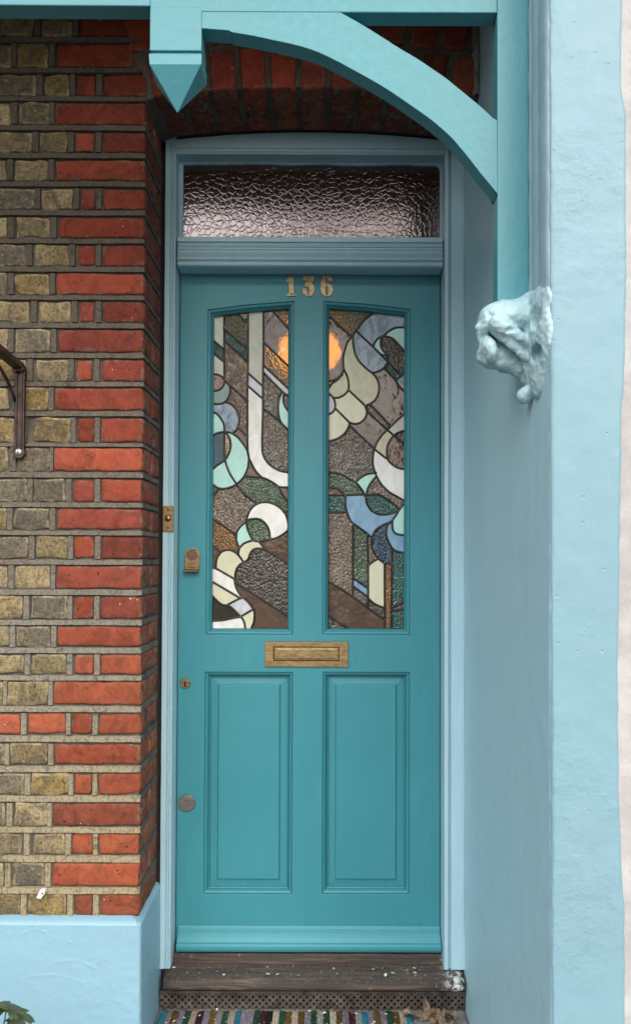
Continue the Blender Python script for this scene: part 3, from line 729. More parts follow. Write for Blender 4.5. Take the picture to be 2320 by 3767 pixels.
for s_ in ss:
    for z in zs:
        q = plinth_pt(s_, z)
        if s_ < XPL+1.75-.01 and z < zA: q.y -= strokes(q.x, q.z)
        v.append(q)
nz_ = len(zs)
MBp = MB().add(v, [(i*nz_+j, (i+1)*nz_+j, (i+1)*nz_+j+1, i*nz_+j+1) for i in range(len(ss)-1) for j in range(nz_-1)])
pl = MBp.build('plinth', [M['plinth']], wall, smooth=True); pl['label'] = 'sky blue painted plinth'

# ================================================================== right-hand party pier
pier = empty('party_pier', (XI+.3, 1.9, 0), 'pale blue painted rendered pier projecting beside the door, between frame and white roughcast', 'pier')
XE = X(2309, YP, 900)
def pier_edge(z):     # wavy limit of the blue paint
    py = CY - 0 
    for a, b in zip(PE[:-1], PE[1:]):
        if b[1] <= z <= a[1]:
            t = (z-a[1])/(b[1]-a[1]); t = t*t*(3-2*t)
            return a[0]+(b[0]-a[0])*t + .0016*noise.noise(Vector((z*28, 0, 0))) + .0007*noise.noise(Vector((z*120, 5, 0)))
    return PE[0][0] if z > PE[0][1] else PE[-1][0]
PE = [(P(a, b, YP).x, P(a, b, YP).z) for a, b in ((2300,-900),(2292,0),(2290,300),(2309,430),(2309,900),(2303,1330),(2288,1560),(2283,1900),(2278,2550),(2281,2900),(2288,3120),(2302,3400),(2303,3767),(2303,4400))]
cr = .006
def pier_pt(t, z):
    """t: 0..1 inner face back to front, 1..2 rounded corner, 2..3 front face out to the paint edge"""
    lump = fbm((t*.25, 4, z*1.1), 2.2, 3)*.0022
    if t <= 1: x, y, nx_, ny_ = XI, 2.40-(2.40-YP-cr)*t, -1, 0; d = .35*lump + .0005*fbm((y*6, 0, z*1.2), 6, 3)
    elif t < 2:
        a = (t-1)*math.pi/2; x, y, nx_, ny_ = XI+cr-math.cos(a)*cr, YP+cr-math.sin(a)*cr, -math.cos(a), -math.sin(a)
        d = .6*lump + .0010*fbm((0, 2, z), 30, 3)
    else:
        u = t-2; xe = pier_edge(z); x, y, nx_, ny_ = XI+cr+(xe-XI-cr)*u, YP, 0, -1
        d = lump + .0007*fbm((x, 1, z), 20, 3)
        if u > .985: y += .006; 
    if t < 1.0 and z > Z(1120, 1.5): d *= .5
    return Vector((x+nx_*d, y+ny_*d, z))
ts = [i/60 for i in range(60)] + [1+i/5 for i in range(5)] + [2+i/26 for i in range(26)] + [2.99, 3.0]
zs = list(np.arange(0.0, .1, .05)) + list(np.arange(.1, 2.95, .0085)) + [3.05]
v = [pier_pt(t, z) for t in ts for z in zs]; nz_ = len(zs)
ncut = 61
MB().add(v[ncut*nz_:], [(i*nz_+j, (i+1)*nz_+j, (i+1)*nz_+j+1, i*nz_+j+1) for i in range(len(ts)-1-ncut) for j in range(nz_-1)]).build('pier_front', [M['pier']], pier, smooth=True)
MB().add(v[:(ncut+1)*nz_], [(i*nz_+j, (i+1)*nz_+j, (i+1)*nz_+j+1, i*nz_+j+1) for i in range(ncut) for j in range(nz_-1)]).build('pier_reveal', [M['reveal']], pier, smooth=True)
# vertical corner moulding above the corbel
zm0 = Z(1068, 1.5, 1990)
mo = MB()
pr = [(XI+.001, 1.579), (XI-.004, 1.577), (XI-.0055, 1.570), (XI-.004, 1.562), (XI-.0015, 1.555), (XI-.0045, 1.545), (XI-.006, 1.53), (XI-.0035, 1.515), (XI-.001, 1.508), (XI-.0045, 1.498), (XI-.0065, 1.478), (XI-.0055, 1.458), (XI-.0015, 1.4450), (XI+.004, 1.4445), (XI+.006, 1.450)]
mo.extr(pr, zm0-.03, 3.0, 'z', n=150, jit=lambda q, t: (q[0]+.0016*noise.noise(Vector((q[1]*30, t*22, 0))), q[1]+.0018*noise.noise(Vector((q[0]*40, t*35, 4)))))
mo.build('corner_moulding', [paint('moulding lilac blue paint', (.27, .40, .475), .36, .06, .6, (1, 1, .3), lumps=1.6)], pier, smooth=True)
# neighbour's white roughcast wall
nb = empty('roughcast_wall', (1.3, 1.6, 0), 'white roughcast wall of the neighbouring house beyond the pale blue pier', 'wall')
v = []; xs_ = list(np.arange(XE-.03, XE+.06, .005)) + [XE+.1, XE+.3, 2.0]; zs = list(np.arange(0, 3.05, .012))
for x in xs_:
    for z in zs: v.append((x, YP+.0035 - .0014*fbm((x, 0, z), 34, 4), z))
nz_ = len(zs)
MB().add(v, [(i*nz_+j, (i+1)*nz_+j, (i+1)*nz_+j+1, i*nz_+j+1) for i in range(len(xs_)-1) for j in range(nz_-1)]).build('roughcast_face', [M['rough']], nb, smooth=True)
MB().box(XI+.012, 2.0, YP+.014, 2.44, 0.0, 3.05).build('wall_body', [M['rough']], nb)

# ================================================================== corbel
def cp(a, b, Y): return P(1600+a/2.1, 900+b/2.1, Y)
VOX = .0027
g0 = np.array([X(1735, 1.58, 1250)-.01, 1.425, cp(700, 1260, 1.57).z]); g1 = np.array([XI+.020, 1.70, cp(700, 270, 1.5).z])
nn_ = np.ceil((g1-g0)/VOX).astype(int)
GX, GY, GZ = np.meshgrid(*[g0[i]+VOX*np.arange(nn_[i]) for i in range(3)], indexing='ij')
def ell(c, r, rot=0):
    ca, sa = math.cos(rot), math.sin(rot); dx, dy, dz = GX-c[0], GY-c[1], GZ-c[2]
    u = (dx*ca-dz*sa)/r[0]; w_ = (dx*sa+dz*ca)/r[2]; v_ = dy/r[1]
    k0 = np.sqrt(u*u+v_*v_+w_*w_)+1e-9; k1 = np.sqrt((u/r[0])**2+(v_/r[1])**2+(w_/r[2])**2)+1e-9
    return k0*(k0-1)/k1
def cap(a, b2, ra, rb):
    a = np.array(a); b2 = np.array(b2); d = b2-a; t = ((GX-a[0])*d[0]+(GY-a[1])*d[1]+(GZ-a[2])*d[2])/d.dot(d); t = np.clip(t, 0, 1)
    return np.sqrt((GX-a[0]-t*d[0])**2+(GY-a[1]-t*d[1])**2+(GZ-a[2]-t*d[2])**2)-(ra+(rb-ra)*t)
def su(a, b2, k=.006):
    h = np.clip(.5+.5*(b2-a)/k, 0, 1); return b2*(1-h)+a*h-k*h*(1-h)
def sub_(a, b2, k=.004):
    h = np.clip(.5-.5*(b2+a)/k, 0, 1); return a*(1-h)-b2*h+k*h*(1-h)
D = ell(cp(580,590,1.59), (.058,.060,.037), .10)
D = su(D, ell(cp(680,520,1.59), (.038,.052,.026), -.12), .01)
D = su(D, ell(cp(440,560,1.585), (.026,.045,.022), -.5), .008)
D = su(D, ell(cp(378,625,1.58), (.014,.034,.030), .15), .005)
D = su(D, cap(cp(345,735,1.575), cp(352,640,1.57), .006, .010), .004)
D = su(D, cap(cp(430,560,1.575), cp(740,480,1.575), .020, .018), .01)
D = su(D, ell((XI+.001, 1.50, Z(1235, 1.5)), (.019,.062,.080), -.05), .01)
D = su(D, ell((XI+.001, 1.52, Z(1360, 1.5)), (.016,.045,.050)), .01)
D = sub_(D, ell(cp(425,655,1.525), (.010,.022,.015), .4), .003)
D = su(D, ell(cp(600,790,1.60), (.050,.034,.040), .6), .01)
D = sub_(D, ell(cp(560,800,1.530), (.052,.034,.015), .70), .004)
D = su(D, cap(cp(455,655,1.548), cp(700,870,1.552), .010, .008), .006)
D = su(D, cap(cp(480,610,1.54), cp(720,760,1.545), .016, .012), .008)
D = su(D, cap(cp(420,850,1.59), cp(640,930,1.60), .026, .022), .006)
D = su(D, ell(cp(410,820,1.575), (.016,.030,.030), -.25), .005)
D = su(D, cap(cp(640,900,1.60), cp(735,1060,1.60), .024, .015), .008)
D = su(D, ell(cp(770,700,1.575), (.030,.042,.055), .15), .008)
D = su(D, cap(cp(700,900,1.565), cp(745,1080,1.575), .010, .007), .003)
D = su(D, cap(cp(800,880,1.56), cp(800,1010,1.57), .016, .018), .006)
D = su(D, cap(cp(690,1165,1.565), cp(830,1060,1.555), .016, .014), .004)
D = su(D, cap(cp(835,1045,1.555), cp(845,1000,1.56), .012, .008), .003)
D = su(D, cap(cp(750,430,1.56), tuple(P(2028, 1078, 1.455)), .018, .009), .008)
D = su(D, ell((XI+.002, 1.50, cp(0,480,1.50).z), (.014,.060,.045)), .008)
D = su(D, ell((XI+.002, 1.545, cp(0,760,1.53).z), (.013,.050,.075)), .008)
D = sub_(D, ell(cp(810,840,1.492), (.020,.030,.019), .3), .003)
D = sub_(D, ell(cp(765,560,1.490), (.010,.030,.030), -.25), .003)
D = sub_(D, cap(cp(655,960,1.545), cp(700,1080,1.56), .005, .004), .003)
D = sub_(D, cap(cp(745,700,1.515), cp(760,900,1.525), .004, .004), .003)
D = sub_(D, cap(cp(560,660,1.53), cp(690,640,1.528), .004, .003), .006)
# surface nets
sg = D < 0; idx = -np.ones(np.array(D.shape)-1, int); vs = []
c8 = [(i, j, k) for i in (0, 1) for j in (0, 1) for k in (0, 1)]
cnt = sum(sg[i:sg.shape[0]-1+i, j:sg.shape[1]-1+j, k:sg.shape[2]-1+k].astype(int) for i, j, k in c8)
ed = [(a_, b_) for a_ in c8 for b_ in c8 if a_ < b_ and sum(abs(p-q) for p, q in zip(a_, b_)) == 1]
for (i, j, k) in np.argwhere((cnt > 0) & (cnt < 8)):
    acc = np.zeros(3); m_ = 0
    for a_, b_ in ed:
        da, db = D[i+a_[0], j+a_[1], k+a_[2]], D[i+b_[0], j+b_[1], k+b_[2]]
        if (da < 0) != (db < 0):
            t = da/(da-db); acc += np.array(a_)*(1-t)+np.array(b_)*t; m_ += 1
    idx[i, j, k] = len(vs); vs.append(tuple(g0+VOX*(np.array((i, j, k))+acc/m_)))
fs = []
for ax in range(3):
    s0 = [slice(1, -1)]*3; s0[ax] = slice(0, -1); s1 = list(s0); s1[ax] = slice(1, None)
    df = sg[tuple(s0)] != sg[tuple(s1)]
    u_, v_ = [q for q in range(3) if q != ax]
    for q in np.argwhere(df):
        p = q.copy(); p[u_] += 1; p[v_] += 1
        quad = []
        for du, dv in ((0, 0), (1, 0), (1, 1), (0, 1)):
            r_ = p.copy(); r_[u_] -= du; r_[v_] -= dv
            if (r_ < 0).any() or (r_ >= np.array(idx.shape)).any(): break
            quad.append(int(idx[tuple(r_)]))
        if len(quad) == 4 and min(quad) >= 0: fs.append(tuple(quad))
co = mesh('stone_corbel', vs, fs, [M['corbel']], None, smooth=True)
tag(co, 'worn painted foliage corbel carrying the turquoise porch post on the pier', 'corbel')
tx = bpy.data.textures.new('worn', 'CLOUDS'); tx.noise_scale = .022; tx.noise_depth = 4
md = co.modifiers.new('worn', 'DISPLACE'); md.texture = tx; md.strength = .0075; md.mid_level = .5; md.texture_coords = 'LOCAL'
tx = bpy.data.textures.new('worn fine', 'CLOUDS'); tx.noise_scale = .0075; tx.noise_depth = 2
md = co.modifiers.new('fine', 'DISPLACE'); md.texture = tx; md.strength = .0030; md.mid_level = .5; md.texture_coords = 'LOCAL'
def blob(mb, c, r, rot=0, n=3):
    bm = bmesh.new(); bmesh.ops.create_icosphere(bm, subdivisions=n, radius=1)
    mb.add([Vector((q.co.x*r[0]+c[0], q.co.y*r[1]+c[1], q.co.z*r[2]+c[2])) for q in bm.verts], [[w_.index for w_ in f.verts] for f in bm.faces]); bm.free()

# ================================================================== porch timber
porch = empty('timber_porch_frame', (XI, YT, Z(1120, YT)), 'turquoise timber porch frame with curved brace and pointed drop finial above the door', 'porch')
TB = YT+.042
def pp(lst, Y=YT): return [(P(a, b, Y).x, P(a, b, Y).z) for a, b in lst]
zb0 = Z(46, YT, 1500); zb1 = Z(14, YT, 300)
xp0, xp1 = X(552, YT, 100), X(742, YT, 100); xpo0, xpo1 = X(1828, YT, 700), XI-.001
zbt = zb0+.105; zrf = zb0+.385  # beam top and roof height leave a sky gap for the transom reflection
# beam, with the long left run a little higher
be = MB()
be.prism([(-1.75, zb1), (xp0, zb1-.004), (xp0, zbt), (-1.75, zbt)], YT, TB)
be.prism([(xp0, zb0), (xpo0, zb0), (xpo0, zbt), (xp0, zbt)], YT, TB)
be.build('beam', [M['porch']], porch, bevel=.002)
MB().box(xpo0, xpo1, YT, TB, Z(1122, YT, 1880), zrf).build('post', [M['porch']], porch, bevel=.003)
ex = [(1252,46),(1300,72),(1344,98),(1405,136),(1467,176),(1530,213),(1590,253),(1640,288),(1682,322),(1726,358),(1766,391),(1800,422),(1830,450)]
it = [(1830,722),(1800,678),(1766,637),(1728,588),(1694,546),(1659,506),(1590,445),(1505,384),(1413,322),(1313,265),(1237,224),(1160,188),(1080,164),(998,146),(921,130),(852,118),(845,112),(745,104)]
ex = spline(ex, 12); it = spline(it[:-1], 12)+[it[-1]]
zz = [(742,46)]
br = MB(); poly = pp(zz+ex+it)
poly = [(xp1, zb0)] + poly[1:-1] + [(xp1, poly[-1][1])]
poly = [((xpo0 if abs(x-xpo0) < .004 else x), (zb0 if abs(z-zb0) < .003 else z)) for x, z in poly]
br.prism(poly, YT, TB).build('curved_brace', [M['porch']], porch, bevel=.0055, seg=1)
# drop post and pendant
zq = Z(188, YT, 650)
MB().box(xp0, xp1, YT-.001, TB+.02, zq, zb0+.01).build('drop_post', [M['porch']], porch, bevel=.002)
fi = MB()
def ring(pxa, pxb, py, y0, y1):
    a, b = P(pxa, py, YT), P(pxb, py, YT)
    return [(a.x, y0, a.z), (b.x, y0, a.z), (b.x, y1, a.z), (a.x, y1, a.z)]
tip = P(653, 417, YT+.03)
rs = [ring(556, 738, 186, YT+.004, TB+.016), ring(556, 738, 197, YT+.004, TB+.016), ring(551, 742, 199, YT-.003, TB+.024), ring(549, 744, 206, YT-.005, TB+.026), ring(552, 742, 243, YT-.006, TB+.024)]
v = [q for r in rs for q in r] + [tuple(tip)]
f = [(0,1,2,3)] + [(i*4+j, i*4+(j+1) % 4, (i+1)*4+(j+1) % 4, (i+1)*4+j) for i in range(len(rs)-1) for j in range(4)]
e = (len(rs)-1)*4; f += [(e+j, e+(j+1) % 4, len(v)-1) for j in range(4)]
fi.add(v, f); fi.build('drop_finial', [M['porch']], porch, bevel=.0015)
# porch roof, unseen; height and overhang shaped for shade and transom reflection
rf = MB()
rf.add([(-1.75, 1.37, zrf-.01), (XI-.002, 1.37, zrf-.01), (XI-.002, YB+.0, 3.02), (-1.75, YB+.0, 3.02), (-1.75, 1.35, zrf+.04), (XI-.002, 1.35, zrf+.04), (XI-.002, YB+.0, 3.07), (-1.75, YB+.0, 3.07)],
       [(0,1,2,3), (7,6,5,4), (0,4,5,1), (3,2,6,7), (0,3,7,4), (1,5,6,2)])
tag(rf.build('porch_roof', [plain('porch boards', (.16, .15, .13), .8)]), 'unseen boarded lean-to porch roof above the turquoise beam', 'roof')

# ================================================================== door frame
fr = empty('door_surround', (XC, YF, ZSILL), 'pale blue moulded door frame with textured glass transom around the teal door', 'door frame')
xl0, xl1 = X(598, YF), X(637, YF); xr0, xr1 = X(1634, YF), XI-.0006
def wob(q, t): return (q[0]+.0005*noise.noise(Vector((q[0]*50, t*9, 1))), q[1]+.0005*noise.noise(Vector((q[1]*50, t*12, 2))))
zsl = Z(3545, 2.34)
lj = [(xl0, 2.42), (xl0, YF+.002), (xl0+.001, YF), (xl0+.0150, YF), (xl0+.0162, YF+.004), (xl0+.0175, YF+.004), (xl0+.0187, YF), (xl0+.022, YF-.0008), (xl0+.0245, YF+.0045), (xl0+.0262, YF+.001), (xl1-.002, YF+.001), (xl1, YF+.004), (xl1+.0008, YD-.006), (xl1+.0008, 2.42)]
MB().extr(lj, zsl-.006, ZSPR+.02, 'z', n=160, jit=wob).build('jamb', [M['frame']], fr)
rj = [(xr0-.0008, 2.42), (xr0-.0008, YD-.006), (xr0, YF+.004), (xr0+.002, YF+.001), (xr0+.011, YF), (xr0+.0135, YF+.004), (xr0+.0150, YF+.008), (xr0+.0165, YF+.008), (xr0+.0180, YF-.0005), (xr0+.0205, YF+.001), (xr1-.006, YF), (xr1-.0045, YF+.0012), (xr1-.003, YF), (xr1, YF+.0005), (xr1, 2.42)]
MB().extr(rj, zsl-.006, ZSPR+.02, 'z', n=160, jit=wob).build('jamb', [M['frame']], fr)
# head: arched top, mouldings underneath
zh = Z(563, YF)
hd = MB(); n = 24
hx0, hx1 = xl1-.0, xr0+.0
topc = [(xl0 + (xr1-xl0)*i/n) for i in range(n+1)]
poly = [(hx0, zh+.0008)] + [(hx1, zh+.0008)]
hp = [(xl0-.0, ZSPR+.004), (xl0, ZSPR+.005)]
hp = [(x, arch_z(x)-.002 + .0012*noise.noise(Vector((x*30, 0, 0)))) for x in topc]
poly = [(hx0, Z(545, YF)), (hx1, Z(545, YF))] + list(reversed(hp))
hd.prism(poly, YF-.002, 2.42)
z1_, z0_ = Z(545, YF), Z(563, YF)
prof = [(YF-.002, z1_), (YF+.003, z1_-.002), (YF+.003, z1_-.004), (YF-.001, z1_-.006), (YF+.001, z1_-.009), (YF+.006, z0_+.0025), (YF+.008, z0_), (2.42, z0_)]
hd.extr(prof, hx0, hx1, 'x', n=60, jit=lambda q, t: (q[0]+.0004*noise.noise(Vector((t*14, q[0]*40, 0))), q[1]+.0006*noise.noise(Vector((t*10, q[1]*40, 5)))))
hd.build('head', [M['frame']], fr)
# reeded transom rail
Yt = YF+.010; zA1, zB1 = Z(877, Yt), Z(981, Yt)
def rz(py): return Z(py, Yt)
prof = [(2.42, rz(871)), (Yt+.002, rz(871)), (Yt, rz(873)), (Yt, rz(889)), (Yt+.006, rz(891)), (Yt+.004, rz(894)), (Yt-.001, rz(900)), (Yt+.001, rz(907)), (Yt+.006, rz(912)),
        (Yt-.004, rz(914)), (Yt-.004, rz(919)), (Yt-.001, rz(920.5)), (Yt-.003, rz(923)), (Yt-.001, rz(931)), (Yt+.004, rz(940)), (Yt+.007, rz(946)), (Yt-.003, rz(949)), (Yt-.005, rz(955)), (Yt-.001, rz(960)), (Yt+.005, rz(962)),
        (Yt-.004, rz(965)), (Yt-.007, rz(972)), (Yt-.005, rz(979)), (Yt+.002, rz(983)), (2.42, rz(983))]
MB().extr(prof, X(646, Yt), X(1627, Yt), 'x', closed=True, n=90, jit=lambda q, t: (q[0]+.0005*noise.noise(Vector((t*12, q[0]*50, 0))), q[1]+.0004*noise.noise(Vector((t*9, q[1]*50, 5))))).build('transom_rail', [M['frame']], fr)
# glazing bead with ragged paint line, transom glass
Yg = 2.372; gx0, gx1, gz0, gz1 = X(664, Yg), X(1617, Yg), Z(880, Yg), Z(606, Yg)
outer = []; innr = []
def edge(a, b, c, d, k):
    for i in range(k): t = i/k; yield (a+(c-a)*t, b+(d-b)*t)
ring_o = list(edge(xl1-.002, gz0-.02, xr0+.002, gz0-.02, 60)) + list(edge(xr0+.002, gz0-.02, xr0+.002, z0_+.01, 24)) + list(edge(xr0+.002, z0_+.01, xl1-.002, z0_+.01, 60)) + list(edge(xl1-.002, z0_+.01, xl1-.002, gz0-.02, 24))
ring_i = list(edge(gx0, gz0, gx1, gz0, 60)) + list(edge(gx1, gz0, gx1, gz1, 24)) + list(edge(gx1, gz1, gx0, gz1, 60)) + list(edge(gx0, gz1, gx0, gz0, 24))
ri = []
for i, (x, z) in enumerate(ring_i):
    rag = .0034*noise.noise(Vector((x*11, z*11, 2)))+.0015*noise.noise(Vector((x*60, z*60, 0)))
    if 84 <= i < 144: z += rag
    dx, dz = gx1-x, gz1-z
    rr = .018
    if dx < rr and gz1-z < rr:   # rounded upper right corner
        c_ = Vector((gx1-rr, gz1-rr)); d_ = Vector((x, z))-c_
        if d_.length > rr: d_ = d_.normalized()*rr; x, z = c_.x+d_.x, c_.y+d_.y
    ri.append((x, z))
n = len(ring_o)
v = [(x, Yg-.001, z) for x, z in ring_o] + [(x, Yg-.002, z) for x, z in ri] + [(x, Yg+.012, z) for x, z in ri]
MB().add(v, [(i, (i+1) % n, n+(i+1) % n, n+i) for i in range(n)] + [(n+i, n+(i+1) % n, 2*n+(i+1) % n, 2*n+i) for i in range(n)]).build('glazing_bead', [M['frame']], fr)
def transom_glass():
    m = N('hammered transom glass')
    wv = m.new('ShaderNodeVectorMath'); wv.operation = 'MULTIPLY_ADD'
    nc = m.new('ShaderNodeTexNoise'); m.set(nc, Scale=45.0, Detail=2.0, Vector=m.co); m.t.links.new(nc.outputs['Color'], wv.inputs[0]); wv.inputs[1].default_value = (.012, .012, .012); m.t.links.new(m.co, wv.inputs[2])
    v1 = m.ramp(m.vor(62, 'DISTANCE_TO_EDGE', wv.outputs[0]), [(.0, 0.0), (.09, .6), (.26, 1.0)]); n1 = m.noise(95, 3, .55, dist=1.2)
    n2 = m.noise(22, 2, .5, vec=m.map((1, 1, .08)))
    h = m.math('ADD', m.math('ADD', v1, m.math('MULTIPLY', n1, .8)), m.math('MULTIPLY', n2, 3.0))
    nrm = m.bump(h, .8, .00023)
    m.bsdf(Base_Color=(.030, .015, .011), Roughness=.09, Specular_IOR_Level=1.0, Specular_Tint=(1, .86, .87), IOR=1.62, Normal=nrm); return m.mat  # pink of the reflected sky put into the specular tint
MB().box(xl1, xr0, Yg+.008, Yg+.013, gz0-.01, z0_+.005).build('transom_glass', [transom_glass()], fr)
# bell push
bp = MB(); bx0, bx1, bz0, bz1 = X(598.5, YF-.004), X(638, YF-.004), Z(1957, YF-.004), Z(1863, YF-.004)
bp.box(bx0, bx1, YF-.005, YF+.003, bz0, bz1)
bpo = bp.build('bell_push', [M['brass']], fr, bevel=.0012)
bpo['label'] = 'aged brass bell push plate'
b2 = MB(); c = ((bx0+bx1)/2, Z(1908, YF-.005))
b2.cyl(c, .0098, .0098, YF-.0062, YF-.005, m=0)
b2.add([], [])
def dome(mb, c, r, y, h, m=0, n=20, k=5):
    v = []; 
    for i in range(k):
        a = i/(k)*math.pi/2
        v += [(c[0]+r*math.cos(a)*math.cos(2*math.pi*j/n), y-h*math.sin(a), c[1]+r*math.cos(a)*math.sin(2*math.pi*j/n)) for j in range(n)]
    v.append((c[0], y-h, c[1]))
    f = [(i*n+j, i*n+(j+1) % n, (i+1)*n+(j+1) % n, (i+1)*n+j) for i in range(k-1) for j in range(n)] + [((k-1)*n+j, (k-1)*n+(j+1) % n, len(v)-1) for j in range(n)]
    mb.add(v, f, m)
dome(b2, c, .0088, YF-.0062, .0065)
def sub(name, mb, mats, par, **k): return mb.build(name, mats, par, **k)
sub('button', b2, [M['bronze']], bpo, smooth=True)
for zc in (bz0+.011, bz1-.011):
    s_ = MB(); s_.cyl((c[0], zc), .0042, .0042, YF-.0056, YF-.004); s_.cyl((c[0], zc), .0025, .0025, YF-.0062, YF-.005, m=1); sub('screw_hole', s_, [M['brass'], M['black']], bpo)

# ================================================================== sill, air grate, step mat
sill = empty('door_sill', (XC, 2.3, ZSILL-.05), 'worn dark timber door sill under the teal door', 'door sill')
xs0, xs1 = X(595, 2.27, 3600), X(1711, 2.27, 3600)
zt_ = ZSILL; zf = Z(3648, 2.268)
prof = [(2.42, zt_-.004), (2.345, zt_-.003), (2.30, zt_-.0075), (2.283, zt_-.0115), (2.272, zt_-.018), (2.266, zt_-.027), (2.266, zf+.006), (2.270, zf+.001), (2.278, zf), (2.42, zf)]
def sj(q, t):
    e = min(t-xs0, xs1-t); k = min(1, max(0, e/.02))
    return (q[0]+(1-k)*.008*(q[0] < 2.29)+.0022*noise.noise(Vector((t*7, q[1]*60, 1))), q[1]-(1-k)*.005*(q[1] > zf+.01)+.0016*noise.noise(Vector((t*9, q[0]*30, 6))))
MB().extr(prof, xs0, xs1, 'x', closed=True, n=140, jit=sj).build('sill_board', [M['wood']], sill, smooth=True)
xt0, xt1 = X(637, 2.36, 3520), X(1629, 2.36, 3520)
zt2 = Z(3507, 2.365)
prof = [(2.43, zt2+.001), (2.362, zt2), (2.357, zt2-.004), (2.354, zt_+.005), (2.352, zt_-.008), (2.43, zt_-.008)]
MB().extr(prof, xt0, xt1, 'x', closed=True, n=90, jit=lambda q, t: (q[0]+.001*noise.noise(Vector((t*9, 1, 1))), q[1]+.0008*noise.noise(Vector((t*12, 4, 1))))).build('threshold_strip', [M['wood']], sill, smooth=False)
# grate
YG = 2.300; zg1, zg0 = Z(3652, YG), Z(3712, YG)
gr = MB(); gx0_, gx1_ = X(588, YG, 3680), XI-.003
sp_ = .0192; kk = 0; H_ = zg1-zg0; c0 = gx0_-H_
def bar(a, b, w_, y0, y1):
    d = Vector((b[0]-a[0], b[1]-a[1])).normalized(); nn = Vector((-d.y, d.x))*w_/2
    gr.prism([(a[0]-nn.x, a[1]-nn.y), (b[0]-nn.x, b[1]-nn.y), (b[0]+nn.x, b[1]+nn.y), (a[0]+nn.x, a[1]+nn.y)], y0, y1)
x = c0
while x < gx1_:
    for sgn in (1, -1):
        xa, xb = (x, x+H_*1.0) if sgn > 0 else (x+H_*1.0, x)
        za, zb_ = zg0, zg1
        # clip to the width
        for _ in range(1):
            if min(xa, xb) < gx0_:
                t = (gx0_-xa)/(xb-xa)
                if xa < gx0_: za = zg0+(zg1-zg0)*t; xa = gx0_
                else: zb_ = zg0+(zg1-zg0)*t; xb = gx0_
            if max(xa, xb) > gx1_:
                t = (gx1_-xa)/(xb-xa) if xb != xa else 0
                if xb > gx1_: zb_ = za+(zb_-za)*t; xb = gx1_
                else: za = za+(zb_-za)*t; xa = gx1_
        if abs(xa-xb) > .003: bar((xa, za), (xb, zb_), .0062, YG+(.0004 if sgn > 0 else .0), YG+.008)
    x += sp_
gr.box(gx0_, gx1_, YG-.001, YG+.0085, zg1-.004, zg1+.004)
gro = gr.build('air_grate', [M['terracotta']], None, bevel=.0008, seg=1)
tag(gro, 'dirty diamond lattice air grate under the sill', 'grate')
MB().box(xs0, XI-.003, YG+.03, 2.42, .15, zf-.001).build('void_shade_box', [M['gap_dark']], sill)  # solid near-black box painted as the shade behind the grate
# mat
zm = Z(3706, 2.30); mx0 = X(590, 2.28, 3720); mx1 = X(1512, 2.28, 3720)
SEQ = 'T G O L D B M L O G D B T L L D M K B D O B O L D G D B O L M G T L O L D O B T'.split()
MC = {'T':(.04,.20,.28),'G':(.30,.29,.28),'O':(.13,.085,.03),'L':(.25,.22,.27),'D':(.025,.075,.045),'B':(.44,.38,.30),'M':(.060,.022,.028),'K':(.03,.025,.025)}
mt = MB(); W_ = (mx1-mx0)/len(SEQ)
for k, s_ in enumerate(SEQ):
    xa = mx0+W_*k; nu, nv = 8, 70
    v = []; cc = []
    for j in range(nv+1):
        y = 2.292 - .42*j/nv
        for i in range(nu+1):
            u = i/nu; x = xa+W_*u + .0025*noise.noise(Vector((k*3, y*14, 0)))
            z = zm-.004 + .0022*math.sin(math.pi*max(.02, min(.98, u)))**.5 + .0040*fbm((x, y, 3), 110, 3) - (.006 if j == 0 else 0)
            v.append((x, y+.003*noise.noise(Vector((x*40, 0, 7)))*(j == 0), z))
    j_ = random.uniform(.8, 1.2)
    mt.add(v, [(j*(nu+1)+i, j*(nu+1)+i+1, (j+1)*(nu+1)+i+1, (j+1)*(nu+1)+i) for j in range(nv) for i in range(nu)], 0, (*[c_*j_ for c_ in MC[s_]], 1))
mto = mt.build('door_mat', [M['fibre']], None, smooth=True, tint=True)
tag(mto, 'striped multicolour rag door mat on the step below the sill', 'door mat')
# petals
def petal_mat(): return plain('pale petal', (.62, .60, .50), .7, c2=(.75, .74, .68))
pt = MB()
for _ in range(170):
    big = random.random() < .25
    if random.random() < .72: x, y, z = random.uniform(mx0, XI-.02), random.uniform(2.17, 2.285), zm+.0035
    else: x, y, z = random.uniform(xs0+.02, xs1-.02), random.uniform(2.285, 2.34), zt_-.003
    a = random.uniform(0, 6.3); r1 = random.uniform(.004, .007) if big else random.uniform(.001, .0024); r2 = r1*random.uniform(.4, .8)
    k = 8; tl = random.uniform(-.3, .3)
    v = [(x+r1*math.cos(t)*math.cos(a)-r2*math.sin(t)*math.sin(a), y+r1*math.cos(t)*math.sin(a)+r2*math.sin(t)*math.cos(a), z+.001+tl*r1*math.cos(t)) for t in [2*math.pi*i/k for i in range(k)]] + [(x, y, z+.0015+.15*r1)]
    pt.add(v, [(i, (i+1) % k, k) for i in range(k)])
pto = pt.build('fallen_petals', [petal_mat()], None); tag(pto, 'scattered white fallen petals on the mat and sill', 'petals', kind='stuff')
